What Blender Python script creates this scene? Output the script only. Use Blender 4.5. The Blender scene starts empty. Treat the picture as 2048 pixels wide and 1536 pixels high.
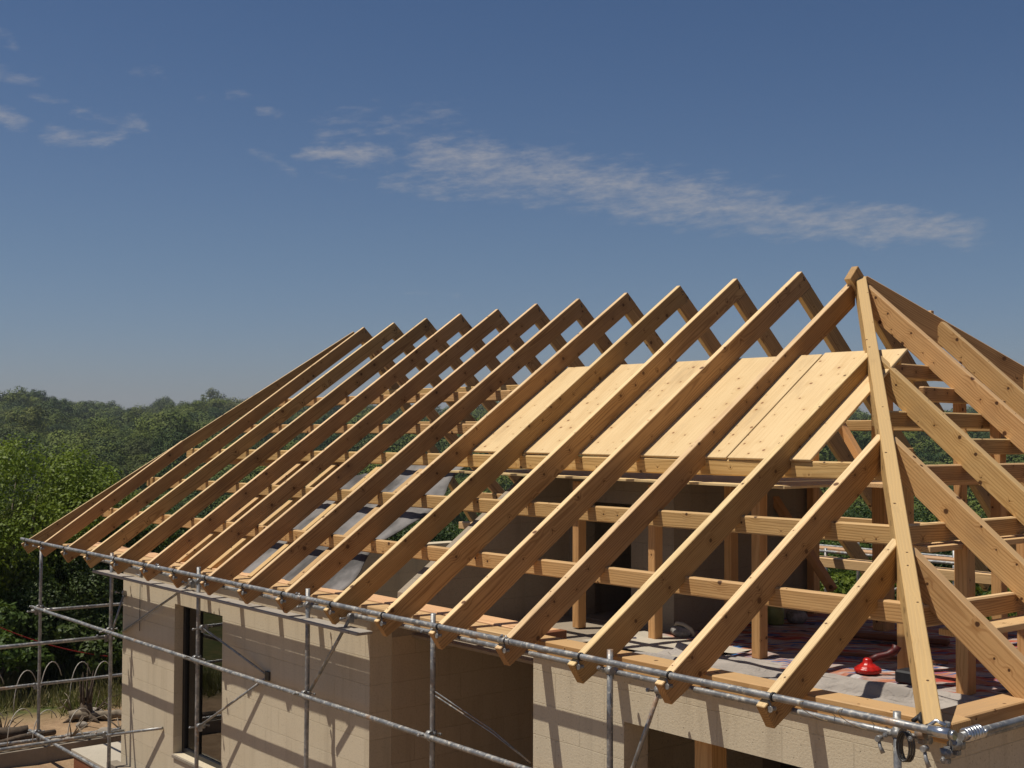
import bpy, bmesh, math, random
import numpy as np
from mathutils import Vector, Matrix, noise as mnoise

random.seed(7)
RNG = np.random.default_rng(11)
scene = bpy.context.scene
COL = scene.collection
E0 = 3.22                                   # height of the eave line above the ground
K = 3.470 / 4.989                           # slope of the front roof plane
W = 4.989                                   # horizontal run from eave to ridge
H = 3.470

def P(x, y, z):
    return Vector((x, y, z + E0))

# ------------------------------------------------------------------ objects
def link(o, parent=None):
    COL.objects.link(o)
    if parent is not None:
        o.parent = parent
        o.matrix_parent_inverse = parent.matrix_world.inverted()
    return o

def thing(name, loc, label, cat, group=None):
    o = bpy.data.objects.new(name, None)
    o.empty_display_size = .2
    o.matrix_world = Matrix.Translation(loc)
    COL.objects.link(o)
    o['label'] = label
    o['category'] = cat
    if group:
        o['group'] = group
    return o

def tag(o, label, cat, group=None):
    o['label'] = label
    o['category'] = cat
    if group:
        o['group'] = group
    return o

def struct(o, kind='structure'):
    o['kind'] = kind
    return o

def new_obj(name, me, mat, parent=None, mw=None):
    o = bpy.data.objects.new(name, me)
    if mat is not None:
        if isinstance(mat, (list, tuple)):
            for m in mat:
                me.materials.append(m)
        else:
            me.materials.append(mat)
    if mw is not None:
        o.matrix_world = mw
    COL.objects.link(o)
    if parent is not None:
        o.parent = parent
        o.matrix_parent_inverse = parent.matrix_world.inverted()
    return o

def bm_obj(name, bm, mat, parent=None, mw=None, smooth=False):
    me = bpy.data.meshes.new(name)
    bmesh.ops.recalc_face_normals(bm, faces=bm.faces)
    bm.to_mesh(me)
    bm.free()
    if smooth:
        me.shade_smooth()
    return new_obj(name, me, mat, parent, mw)

def np_mesh(name, verts, quads):
    me = bpy.data.meshes.new(name)
    nv, nf = len(verts), len(quads)
    k = quads.shape[1]
    me.vertices.add(nv)
    me.vertices.foreach_set('co', np.ascontiguousarray(verts, dtype=np.float32).ravel())
    me.loops.add(nf * k)
    me.loops.foreach_set('vertex_index', np.ascontiguousarray(quads, dtype=np.int32).ravel())
    me.polygons.add(nf)
    me.polygons.foreach_set('loop_start', np.arange(0, nf * k, k, dtype=np.int32))
    me.polygons.foreach_set('loop_total', np.full(nf, k, dtype=np.int32))
    me.update(calc_edges=True)
    return me

# ------------------------------------------------------------------ node helper
class N:
    def __init__(self, tree):
        self.t = tree
        tree.nodes.clear()
    def n(self, typ, **kw):
        nd = self.t.nodes.new(typ)
        for k, v in kw.items():
            setattr(nd, k, v)
        return nd
    def l(self, a, b):
        self.t.links.new(a, b)
    def put(self, sock, v):
        if hasattr(v, 'is_output'):
            self.l(v, sock)
        else:
            sock.default_value = v
    def m(self, op, a, b=0.0, c=0.0, clamp=False):
        nd = self.n('ShaderNodeMath', operation=op, use_clamp=clamp)
        self.put(nd.inputs[0], a)
        self.put(nd.inputs[1], b)
        self.put(nd.inputs[2], c)
        return nd.outputs[0]
    def mix(self, f, a, b, blend='MIX'):
        nd = self.n('ShaderNodeMix', data_type='RGBA', blend_type=blend)
        self.put(nd.inputs[0], f)
        self.put(nd.inputs[6], a)
        self.put(nd.inputs[7], b)
        return nd.outputs[2]
    def xyz(self, x, y, z):
        nd = self.n('ShaderNodeCombineXYZ')
        self.put(nd.inputs[0], x)
        self.put(nd.inputs[1], y)
        self.put(nd.inputs[2], z)
        return nd.outputs[0]
    def sep(self, v):
        nd = self.n('ShaderNodeSeparateXYZ')
        self.l(v, nd.inputs[0])
        return nd.outputs[0], nd.outputs[1], nd.outputs[2]
    def noise(self, vec, scale=5.0, detail=2.0, rough=.5, dim='3D'):
        nd = self.n('ShaderNodeTexNoise', noise_dimensions=dim)
        if vec is not None:
            self.l(vec, nd.inputs['Vector'])
        nd.inputs['Scale'].default_value = scale
        nd.inputs['Detail'].default_value = detail
        nd.inputs['Roughness'].default_value = rough
        return nd.outputs[0]
    def ss(self, v, lo, hi, a=0.0, b=1.0):
        nd = self.n('ShaderNodeMapRange', interpolation_type='SMOOTHSTEP')
        self.put(nd.inputs[0], v)
        self.put(nd.inputs[1], lo)
        self.put(nd.inputs[2], hi)
        self.put(nd.inputs[3], a)
        self.put(nd.inputs[4], b)
        return nd.outputs[0]
    def bump(self, h, strength=.3, dist=.01):
        nd = self.n('ShaderNodeBump')
        nd.inputs['Strength'].default_value = strength
        nd.inputs['Distance'].default_value = dist
        self.l(h, nd.inputs['Height'])
        return nd.outputs[0]
    def pbr(self, col, rough=.6, metal=0.0, nrm=None, spec=.5):
        b = self.n('ShaderNodeBsdfPrincipled')
        self.put(b.inputs['Base Color'], col)
        self.put(b.inputs['Roughness'], rough)
        self.put(b.inputs['Metallic'], metal)
        b.inputs['Specular IOR Level'].default_value = spec
        if nrm is not None:
            self.l(nrm, b.inputs['Normal'])
        return b.outputs[0]
    def out(self, sh):
        o = self.n('ShaderNodeOutputMaterial')
        self.l(sh, o.inputs[0])

def mat(name):
    m = bpy.data.materials.new(name)
    m.use_nodes = True
    return m, N(m.node_tree)

def rgb(r, g, b):
    return (r, g, b, 1.0)

# ------------------------------------------------------------------ materials
def wood(name, light, dark, knot=(.12, .055, .02), knots=1.0, ring=.016, keep=.42, kscale=5.0, gray=0.0, contrast=.75, rough=.62, edge=None, ringw=.5):
    m, n = mat(name)
    tc = n.n('ShaderNodeTexCoord').outputs['Object']
    rnd = n.n('ShaderNodeObjectInfo').outputs['Random']
    x, y, z = n.sep(tc)
    xo = n.m('ADD', x, n.m('MULTIPLY', rnd, 61.0))
    v2 = n.m('ADD', n.m('ADD', z, n.m('MULTIPLY', y, .9)), n.m('MULTIPLY', rnd, 17.0))
    kv = n.xyz(n.m('MULTIPLY', xo, kscale), n.m('MULTIPLY', v2, kscale), 0.0)
    vo = n.n('ShaderNodeTexVoronoi', voronoi_dimensions='2D')
    n.l(kv, vo.inputs['Vector'])
    vo.inputs['Scale'].default_value = 1.0
    d = vo.outputs['Distance']
    cr, cg, cb = n.sep(vo.outputs['Color'])
    has = n.m('LESS_THAN', cr, keep)
    rad = n.m('ADD', .04, n.m('MULTIPLY', n.m('MULTIPLY', cg, cg), .115))
    nz = n.noise(n.xyz(n.m('MULTIPLY', xo, 40.0), n.m('MULTIPLY', v2, 40.0), 0.0), 1.0, 1.0)
    dd = n.m('ADD', d, n.m('MULTIPLY', n.m('SUBTRACT', nz, .5), .05))
    kn = n.m('MULTIPLY', n.ss(dd, n.m('MULTIPLY', rad, .55), rad, 1.0, 0.0), n.m('MULTIPLY', has, knots))
    halo = n.m('MULTIPLY', n.ss(dd, rad, n.m('MULTIPLY', rad, 4.2), 1.0, 0.0), has)
    # growth rings about a pith line outside the section
    warp = n.noise(n.xyz(n.m('MULTIPLY', xo, .55), n.m('MULTIPLY', y, 3.0), n.m('MULTIPLY', z, 3.0)), 1.0, 2.0)
    yy = n.m('ADD', y, n.m('SUBTRACT', n.m('MULTIPLY', rnd, .16), .03))
    zz = n.m('ADD', z, n.m('SUBTRACT', .22, n.m('MULTIPLY', n.m('FRACT', n.m('MULTIPLY', rnd, 7.3)), .24)))
    r = n.m('SQRT', n.m('ADD', n.m('MULTIPLY', yy, yy), n.m('MULTIPLY', zz, zz)))
    r = n.m('ADD', r, n.m('MULTIPLY', warp, .10))
    r = n.m('ADD', r, n.m('MULTIPLY', halo, .016))
    r = n.m('ADD', r, n.m('MULTIPLY', x, .006))
    s = n.m('SINE', n.m('MULTIPLY', r, 6.2832 / ring))
    rings = n.ss(s, -.2, 1.0)
    fib = n.noise(n.xyz(n.m('MULTIPLY', xo, 2.5), n.m('MULTIPLY', y, 130.0), n.m('MULTIPLY', z, 130.0)), 1.0, 3.0, .6)
    blotch = n.noise(n.xyz(n.m('MULTIPLY', xo, 1.3), n.m('MULTIPLY', y, 6.0), n.m('MULTIPLY', z, 6.0)), 1.0, 3.0, .6)
    f = n.m('ADD', n.m('MULTIPLY', rings, ringw), n.m('MULTIPLY', n.ss(fib, .35, .75), .45))
    f = n.m('ADD', f, n.m('MULTIPLY', n.m('SUBTRACT', blotch, .5), .9))
    f = n.m('ADD', f, n.m('MULTIPLY', halo, .25))
    f = n.m('MULTIPLY', f, contrast, clamp=True)
    c = n.mix(f, rgb(*light), rgb(*dark))
    if edge:                                         # sunlight on the tops painted in: narrow edges get their own tone
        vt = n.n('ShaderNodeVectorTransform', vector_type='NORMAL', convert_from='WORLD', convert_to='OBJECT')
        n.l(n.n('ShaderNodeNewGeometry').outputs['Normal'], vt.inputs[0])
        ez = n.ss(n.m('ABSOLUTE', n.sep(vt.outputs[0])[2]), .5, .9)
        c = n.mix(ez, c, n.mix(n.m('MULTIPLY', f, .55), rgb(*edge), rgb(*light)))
    dirt = n.noise(n.xyz(n.m('MULTIPLY', xo, .9), n.m('MULTIPLY', y, 2.5), n.m('MULTIPLY', z, 4.0)), 1.3, 5.0, .65)
    c = n.mix(n.m('MULTIPLY', n.ss(dirt, .52, .78), .42 * knots), c, rgb(*[q * .55 + .03 for q in dark]))
    c = n.mix(kn, c, rgb(*knot))
    hsv = n.n('ShaderNodeHueSaturation')
    n.l(c, hsv.inputs['Color'])
    n.l(n.m('ADD', .88, n.m('MULTIPLY', rnd, .24)), hsv.inputs['Value'])
    n.l(n.m('ADD', .494, n.m('MULTIPLY', n.m('FRACT', n.m('MULTIPLY', rnd, 13.7)), .014)), hsv.inputs['Hue'])
    hsv.inputs['Saturation'].default_value = 1.0 - gray
    hgt = n.m('SUBTRACT', n.m('MULTIPLY', fib, .5), n.m('ADD', n.m('MULTIPLY', rings, .3), n.m('MULTIPLY', kn, .5)))
    n.out(n.pbr(hsv.outputs[0], rough, 0.0, n.bump(hgt, .35, .004), .3))
    return m

M = {}
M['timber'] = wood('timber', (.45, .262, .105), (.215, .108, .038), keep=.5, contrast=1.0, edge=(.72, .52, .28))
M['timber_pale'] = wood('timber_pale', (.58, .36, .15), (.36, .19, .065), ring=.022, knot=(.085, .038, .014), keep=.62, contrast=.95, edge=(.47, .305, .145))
M['post'] = wood('post', (.60, .345, .145), (.35, .165, .055), keep=.35)
M['ply'] = wood('ply', (.63, .475, .245), (.46, .30, .12), knot=(.22, .11, .04), keep=.5, kscale=7.0, ring=.05, contrast=.95, ringw=.10)
M['plank'] = wood('plank', (.62, .40, .21), (.36, .19, .085), keep=.2)
M['weathered'] = wood('weathered', (.34, .28, .21), (.18, .14, .10), keep=.25, gray=.4)
M['brown_board'] = wood('brown_board', (.20, .075, .035), (.10, .035, .018), keep=.1, contrast=.6)

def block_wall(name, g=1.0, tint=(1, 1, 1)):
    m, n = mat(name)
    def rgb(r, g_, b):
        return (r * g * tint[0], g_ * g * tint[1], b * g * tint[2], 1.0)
    tc = n.n('ShaderNodeTexCoord').outputs['Object']
    x, y, z = n.sep(tc)
    nx, ny, nz = n.sep(n.n('ShaderNodeNewGeometry').outputs['Normal'])
    side = n.m('GREATER_THAN', n.m('ABSOLUTE', nx), .5)
    u = n.m('ADD', n.m('MULTIPLY', y, side), n.m('MULTIPLY', x, n.m('SUBTRACT', 1.0, side)))
    wob = n.noise(tc, 3.0, 2.0)
    vec = n.xyz(n.m('ADD', u, n.m('MULTIPLY', wob, .012)), n.m('ADD', z, n.m('MULTIPLY', wob, .012)), 0.0)
    br = n.n('ShaderNodeTexBrick')
    n.l(vec, br.inputs['Vector'])
    br.inputs['Color1'].default_value = rgb(.58, .475, .33)
    br.inputs['Color2'].default_value = rgb(.53, .43, .29)
    br.inputs['Mortar'].default_value = rgb(.52, .425, .285)
    br.inputs['Scale'].default_value = 1.0
    br.inputs['Mortar Size'].default_value = .004
    br.inputs['Mortar Smooth'].default_value = .4
    br.inputs['Bias'].default_value = -.15
    br.inputs['Brick Width'].default_value = .58
    br.inputs['Row Height'].default_value = .27
    big = n.noise(tc, .9, 4.0, .6)
    fine = n.noise(tc, 55.0, 4.0, .7)
    streak = n.noise(n.xyz(n.m('MULTIPLY', u, 5.0), n.m('MULTIPLY', z, .45), 0.0), 1.0, 4.0, .65)
    c = n.mix(n.ss(big, .35, .7), br.outputs['Color'], rgb(.58, .48, .335))
    c = n.mix(n.m('MULTIPLY', n.ss(streak, .48, .75), .5), c, rgb(.38, .305, .21))
    c = n.mix(n.m('MULTIPLY', n.ss(fine, .48, .70), .5), c, rgb(.38, .31, .21))
    pits = n.n('ShaderNodeTexVoronoi')
    n.l(tc, pits.inputs['Vector'])
    pits.inputs['Scale'].default_value = 34.0
    pr = n.sep(pits.outputs['Color'])[0]
    pit = n.m('MULTIPLY', n.ss(pits.outputs['Distance'], .08, .2, 1.0, 0.0), n.m('GREATER_THAN', pr, .86))
    c = n.mix(n.m('MULTIPLY', pit, .55), c, rgb(.14, .11, .08))
    h = n.m('SUBTRACT', n.m('SUBTRACT', n.m('MULTIPLY', fine, .5), n.m('MULTIPLY', br.outputs['Fac'], .6)), n.m('MULTIPLY', pit, .5))
    n.out(n.pbr(c, .92, 0.0, n.bump(h, .8, .008), .2))
    return m
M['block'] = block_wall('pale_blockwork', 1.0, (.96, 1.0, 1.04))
M['block_shaded'] = block_wall('shaded_blockwork', .80, (1.0, .97, .95))  # pale block darkened: shade of the recess put into the colour
M['block_grey_shaded'] = block_wall('grey_shaded_blockwork', .50, (1, 1.02, 1.12))  # greyer block, darkened to put the interior shade into its colour

def concrete(name, a, b, scale=1.2):
    m, n = mat(name)
    tc = n.n('ShaderNodeTexCoord').outputs['Object']
    g = n.noise(tc, scale, 5.0, .6)
    f = n.noise(tc, scale * 40, 4.0, .7)
    c = n.mix(n.ss(g, .3, .7), rgb(*a), rgb(*b))
    c = n.mix(n.m('MULTIPLY', n.ss(f, .45, .75), .3), c, rgb(*[q * .6 for q in b]))
    n.out(n.pbr(c, .9, 0.0, n.bump(f, .3, .005), .2))
    return m
M['concrete'] = concrete('concrete', (.30, .255, .20), (.21, .18, .14))
M['white_slab'] = concrete('white_slab', (.46, .41, .33), (.39, .35, .28), .6)

def tube_metal():
    m, n = mat('galvanised_steel')
    tc = n.n('ShaderNodeTexCoord').outputs['Object']
    rnd = n.n('ShaderNodeObjectInfo').outputs['Random']
    x, y, z = n.sep(tc)
    v = n.xyz(n.m('ADD', x, n.m('MULTIPLY', rnd, 43.0)), y, z)
    a = n.noise(v, 6.0, 4.0, .65)
    b = n.noise(v, 28.0, 3.0, .6)
    ru = n.noise(v, 3.1, 5.0, .7)
    c = n.mix(n.ss(a, .35, .65), rgb(.30, .30, .295), rgb(.17, .175, .18))
    c = n.mix(n.m('MULTIPLY', n.ss(b, .52, .66), .75), c, rgb(.50, .47, .41))
    rust = n.m('MULTIPLY', n.ss(ru, .56, .68), .7)
    c = n.mix(rust, c, rgb(.28, .155, .065))
    met = n.m('MULTIPLY', n.m('SUBTRACT', 1.0, rust), .55)
    n.out(n.pbr(c, n.ss(b, .3, .8, .38, .7), met, n.bump(b, .25, .003), .5))
    return m
M['steel'] = tube_metal()

def plain(name, col, rough=.6, metal=0.0, var=.25, scale=9.0, bump=.15):
    m, n = mat(name)
    tc = n.n('ShaderNodeTexCoord').outputs['Object']
    a = n.noise(tc, scale, 4.0, .6)
    c = n.mix(n.ss(a, .3, .7), rgb(*col), rgb(*[q * (1 - var) for q in col]))
    n.out(n.pbr(c, rough, metal, n.bump(a, bump, .004), .4))
    return m
M['dark_steel'] = plain('dark_steel', (.10, .098, .095), .45, .7)
M['bright_steel'] = plain('bright_steel', (.62, .63, .64), .28, .9, .3, 14)
M['frame_metal'] = plain('window_frame_metal', (.018, .018, .02), .35, .2)
M['red_plastic'] = plain('red_plastic', (.50, .012, .008), .32, 0, .4, 20)
M['dark_red'] = plain('dark_red_rubber', (.10, .01, .008), .5, 0, .5, 20)
M['black_rubber'] = plain('black_rubber', (.014, .014, .016), .6, 0, .4, 20)
M['dark_cloth'] = plain('dark_cloth', (.03, .031, .036), .95, 0, .4, 6)
M['grey_bag'] = plain('grey_bag', (.33, .31, .29), .8, 0, .5, 18)
M['bottle'] = plain('bottle_plastic', (.30, .32, .10), .35, 0, .5, 6)
M['twine'] = plain('twine', (.46, .36, .22), .9, 0, .3, 30)
M['red_rope'] = plain('red_rope', (.30, .018, .012), .7, 0, .3, 30)
M['hoop'] = plain('pale_hoop', (.48, .44, .37), .6, 0, .3, 20)
M['bark'] = plain('bark', (.105, .075, .05), .95, 0, .55, 12, .6)
M['bark_pale'] = plain('bark_pale', (.26, .21, .15), .95, 0, .5, 12, .6)
M['stone'] = plain('stone', (.30, .26, .21), .95, 0, .4, 5, .5)
M['felt'] = plain('grey_felt', (.21, .20, .195), .95, 0, .72, 1.7, .3)  # broad dark patches paint shadow into the felt
M['copper_wire'] = plain('rusty_wire', (.12, .06, .03), .6, .4)

def glass():
    m, n = mat('window_glass')
    fr = n.n('ShaderNodeFresnel')
    fr.inputs[0].default_value = 1.6
    gl = n.n('ShaderNodeBsdfGlossy')
    gl.inputs['Roughness'].default_value = .01
    tr = n.n('ShaderNodeBsdfTransparent')
    tr.inputs[0].default_value = rgb(.55, .6, .58)
    ms = n.n('ShaderNodeMixShader')
    n.l(n.m('ADD', fr.outputs[0], .10), ms.inputs[0])
    n.l(tr.outputs[0], ms.inputs[1])
    n.l(gl.outputs[0], ms.inputs[2])
    n.out(ms.outputs[0])
    return m
M['glass'] = glass()

def dust_sheet():
    m, n = mat('grey_dust_sheet')
    tc = n.n('ShaderNodeTexCoord').outputs['Object']
    a = n.noise(tc, 1.6, 5.0, .6)
    b = n.noise(tc, 60.0, 3.0)
    c = n.mix(n.ss(a, .35, .7), rgb(.36, .325, .29), rgb(.26, .235, .21))
    c = n.mix(n.m('MULTIPLY', n.ss(b, .5, .8), .06), c, rgb(.18, .16, .15))
    x, y, z = n.sep(tc)
    wr = n.noise(n.xyz(n.m('ADD', n.m('MULTIPLY', x, 1.2), n.m('MULTIPLY', y, .8)), n.m('ADD', n.m('SUBTRACT', n.m('MULTIPLY', y, 3.6), n.m('MULTIPLY', x, 1.3)), n.m('MULTIPLY', a, 3.0)), 0.0), 1.4, 2.0, .45)
    n.out(n.pbr(c, .95, 0.0, n.bump(wr, 1.0, .09), .15))
    return m
M['sheet'] = dust_sheet()

def painted_cloth():
    m, n = mat('painted_cloth')
    tc = n.n('ShaderNodeTexCoord').outputs['Object']
    x, y, z = n.sep(tc)
    w = n.noise(tc, 1.1, 3.0)
    u = n.m('ADD', n.m('MULTIPLY', x, .9), n.m('MULTIPLY', y, .55))
    q = n.m('SUBTRACT', n.m('MULTIPLY', y, 1.0), n.m('MULTIPLY', x, .9))
    st = n.xyz(n.m('MULTIPLY', u, 1.0), n.m('ADD', n.m('MULTIPLY', q, 2.6), n.m('MULTIPLY', w, 2.2)), 0.0)
    a = n.noise(st, 1.15, 3.0, .55)
    b = n.noise(n.xyz(u, n.m('MULTIPLY', q, 3.3), 7.0), 1.7, 3.0, .6)
    d = n.noise(n.xyz(u, n.m('MULTIPLY', q, 4.1), 19.0), 2.1, 4.0, .6)
    c = n.mix(n.ss(a, .44, .56), rgb(.36, .30, .27), rgb(.40, .155, .085))
    c = n.mix(n.ss(b, .55, .62), c, rgb(.36, .055, .035))
    c = n.mix(n.ss(d, .56, .61), c, rgb(.04, .11, .27))
    c = n.mix(n.ss(n.noise(st, 2.3, 2.0), .60, .66), c, rgb(.46, .44, .42))
    c = n.mix(n.ss(n.noise(st, 2.9, 3.0), .62, .66), c, rgb(.05, .045, .06))
    c = n.mix(n.m('MULTIPLY', n.ss(n.noise(tc, 40.0, 3.0), .5, .75), .35), c, rgb(.12, .085, .075))
    n.out(n.pbr(c, .9, 0.0, n.bump(n.m('ADD', a, n.noise(st, 4.0, 3.0)), 1.0, .06), .2))
    return m
M['painted'] = painted_cloth()

def leaf(name, a, b, c3, trans=.35):
    m, n = mat(name)
    geo = n.n('ShaderNodeNewGeometry')
    r = geo.outputs['Random Per Island']
    tc = n.n('ShaderNodeTexCoord').outputs['Object']
    obj = n.n('ShaderNodeObjectInfo').outputs['Random']
    big = n.noise(tc, .9, 3.0)
    c = n.mix(r, rgb(*a), rgb(*b))
    c = n.mix(n.ss(big, .45, .65), c, rgb(*c3))
    hs = n.n('ShaderNodeHueSaturation')
    n.l(c, hs.inputs['Color'])
    n.l(n.m('ADD', .485, n.m('MULTIPLY', obj, .03)), hs.inputs['Hue'])
    n.l(n.m('ADD', .75, n.m('MULTIPLY', n.m('FRACT', n.m('MULTIPLY', obj, 9.1)), .5)), hs.inputs['Value'])
    p = n.n('ShaderNodeBsdfPrincipled')
    n.l(hs.outputs[0], p.inputs['Base Color'])
    p.inputs['Roughness'].default_value = .55
    p.inputs['Specular IOR Level'].default_value = .3
    t = n.n('ShaderNodeBsdfTranslucent')
    n.l(n.mix(.5, hs.outputs[0], rgb(.12, .16, .02)), t.inputs[0])
    ms = n.n('ShaderNodeMixShader')
    ms.inputs[0].default_value = trans
    n.l(p.outputs[0], ms.inputs[1])
    n.l(t.outputs[0], ms.inputs[2])
    n.out(ms.outputs[0])
    return m
M['leaf_dark'] = leaf('leaf_dark', (.028, .050, .012), (.058, .090, .018), (.040, .070, .014), .25)
M['leaf_mid'] = leaf('leaf_mid', (.055, .092, .016), (.095, .135, .024), (.07, .11, .018))
M['leaf_light'] = leaf('leaf_light', (.095, .135, .010), (.17, .21, .020), (.125, .17, .014), .4)
M['leaf_dry'] = leaf('leaf_dry', (.14, .125, .045), (.20, .165, .07), (.085, .105, .025), .3)

def forest_mat():
    m, n = mat('forest_leaves')
    at = n.n('ShaderNodeAttribute', attribute_name='tint')
    r = n.n('ShaderNodeNewGeometry').outputs['Random Per Island']
    t = n.sep(at.outputs['Vector'])
    c = n.mix(t[0], rgb(.030, .055, .014), rgb(.135, .170, .026))
    c = n.mix(n.m('MULTIPLY', t[1], .6), c, rgb(.115, .105, .032))
    c = n.mix(n.m('MULTIPLY', r, .3), c, rgb(.034, .056, .014))
    p = n.n('ShaderNodeBsdfPrincipled')
    n.l(c, p.inputs['Base Color'])
    p.inputs['Roughness'].default_value = .7
    p.inputs['Specular IOR Level'].default_value = .15
    n.out(p.outputs[0])
    return m
M['forest'] = forest_mat()

def ground_mat():
    m, n = mat('soil_and_grass')
    tc = n.n('ShaderNodeTexCoord').outputs['Object']
    x, y, z = n.sep(tc)
    a = n.noise(tc, .35, 5.0, .6)
    b = n.noise(tc, 3.0, 6.0, .65)
    f = n.noise(tc, 28.0, 5.0, .7)
    dirt = n.mix(n.ss(b, .35, .65), rgb(.36, .245, .145), rgb(.25, .165, .095))
    dirt = n.mix(n.m('MULTIPLY', n.ss(f, .5, .7), .5), dirt, rgb(.15, .095, .055))
    grass = n.mix(n.ss(b, .4, .6), rgb(.060, .075, .020), rgb(.12, .105, .038))
    far = n.m('SUBTRACT', n.m('MULTIPLY', x, -1.0), 16.3)
    farb = n.m('SUBTRACT', y, 8.5)
    g = n.ss(n.m('ADD', n.m('MAXIMUM', far, farb), n.m('MULTIPLY', n.m('SUBTRACT', a, .5), 3.0)), -.3, 1.2)
    c = n.mix(g, dirt, grass)
    n.out(n.pbr(c, .95, 0.0, n.bump(n.m('ADD', f, b), .7, .03), .15))
    return m
M['ground'] = ground_mat()

# ------------------------------------------------------------------ shape helpers
def timber(name, A, B, up, w, d, parent, m, poly=None, bev=.005, jit=0.0):
    """A beam: top edge centre line A to B, section w wide and d deep below it; poly overrides the (s, n) outline."""
    A, B = Vector(A), Vector(B)
    x = (B - A)
    L = x.length
    x.normalize()
    y = Vector(up).cross(x).normalized()
    z = x.cross(y).normalized()
    if jit:
        q = Matrix.Rotation(random.gauss(0, jit), 3, x)
        y = q @ y
        z = q @ z
    if poly is None:
        poly = [(0, 0), (L, 0), (L, -d), (0, -d)]
    elif callable(poly):
        poly = poly(L)
    bm = bmesh.new()
    va = [bm.verts.new((s, -w / 2, n_)) for s, n_ in poly]
    vb = [bm.verts.new((s, w / 2, n_)) for s, n_ in poly]
    k = len(poly)
    bm.faces.new(va)
    bm.faces.new(vb[::-1])
    for i in range(k):
        bm.faces.new((va[i], va[(i + 1) % k], vb[(i + 1) % k], vb[i]))
    if bev:
        bmesh.ops.bevel(bm, geom=list(bm.edges), offset=bev, segments=1, affect='EDGES', clamp_overlap=True)
    mw = Matrix((x, y, z)).transposed().to_4x4()
    mw.translation = A
    return bm_obj(name, bm, m, parent, mw)

def add_box(bm, lo, hi, bev=0.0):
    lo, hi = Vector(lo), Vector(hi)
    r = bmesh.ops.create_cube(bm, size=1.0)
    vs = r['verts']
    for v in vs:
        v.co = Vector(((lo.x + hi.x) / 2 + v.co.x * (hi.x - lo.x), (lo.y + hi.y) / 2 + v.co.y * (hi.y - lo.y), (lo.z + hi.z) / 2 + v.co.z * (hi.z - lo.z)))
    if bev:
        es = list({e for v in vs for e in v.link_edges})
        bmesh.ops.bevel(bm, geom=es, offset=bev, segments=1, affect='EDGES')

def frame_of(d):
    d = d.normalized()
    a = Vector((0, 0, 1)) if abs(d.z) < .9 else Vector((1, 0, 0))
    u = d.cross(a).normalized()
    return u, d.cross(u).normalized()

def add_tube(bm, pts, rad, seg=10, cap=True):
    pts = [Vector(p) for p in pts]
    if not hasattr(rad, '__len__'):
        rad = [rad] * len(pts)
    rings = []
    u = None
    for i, p in enumerate(pts):
        d = (pts[min(i + 1, len(pts) - 1)] - pts[max(i - 1, 0)])
        if u is None:
            u, v = frame_of(d)
        else:
            dn = d.normalized()
            u = (u - dn * u.dot(dn)).normalized()
            v = dn.cross(u).normalized()
        rings.append([bm.verts.new(p + (u * math.cos(t) + v * math.sin(t)) * rad[i]) for t in [2 * math.pi * k / seg for k in range(seg)]])
    for a, b in zip(rings, rings[1:]):
        for k in range(seg):
            f = bm.faces.new((a[k], a[(k + 1) % seg], b[(k + 1) % seg], b[k]))
            f.smooth = True
    if cap:
        bm.faces.new(rings[0][::-1])
        bm.faces.new(rings[-1])

def tube_obj(name, pts, rad, m, parent=None, seg=12):
    """A pipe built along its own local X axis so its wear varies along it."""
    pts = [Vector(p) for p in pts]
    A = pts[0]
    bm = bmesh.new()
    add_tube(bm, [p - A for p in pts], rad, seg)
    return bm_obj(name, bm, m, parent, Matrix.Translation(A))

def pipe(name, A, B, m, parent, r=.0242):
    A, B = Vector(A), Vector(B)
    d = B - A
    k = max(2, int(d.length / .5))
    pts = []
    for i in range(k + 1):
        t = i / k
        p = A + d * t
        p += Vector((random.uniform(-1, 1), random.uniform(-1, 1), random.uniform(-1, 1))) * (.0022 if 0 < i < k else 0)
        pts.append(p)
    o = tube_obj(name, pts, r, m, parent, 14)
    return o

def box_obj(name, lo, hi, m, parent=None, bev=.004):
    bm = bmesh.new()
    c = Vector(((lo[0] + hi[0]) / 2, (lo[1] + hi[1]) / 2, lo[2]))
    add_box(bm, Vector(lo) - c, Vector(hi) - c, bev)
    return bm_obj(name, bm, m, parent, Matrix.Translation(c))

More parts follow.
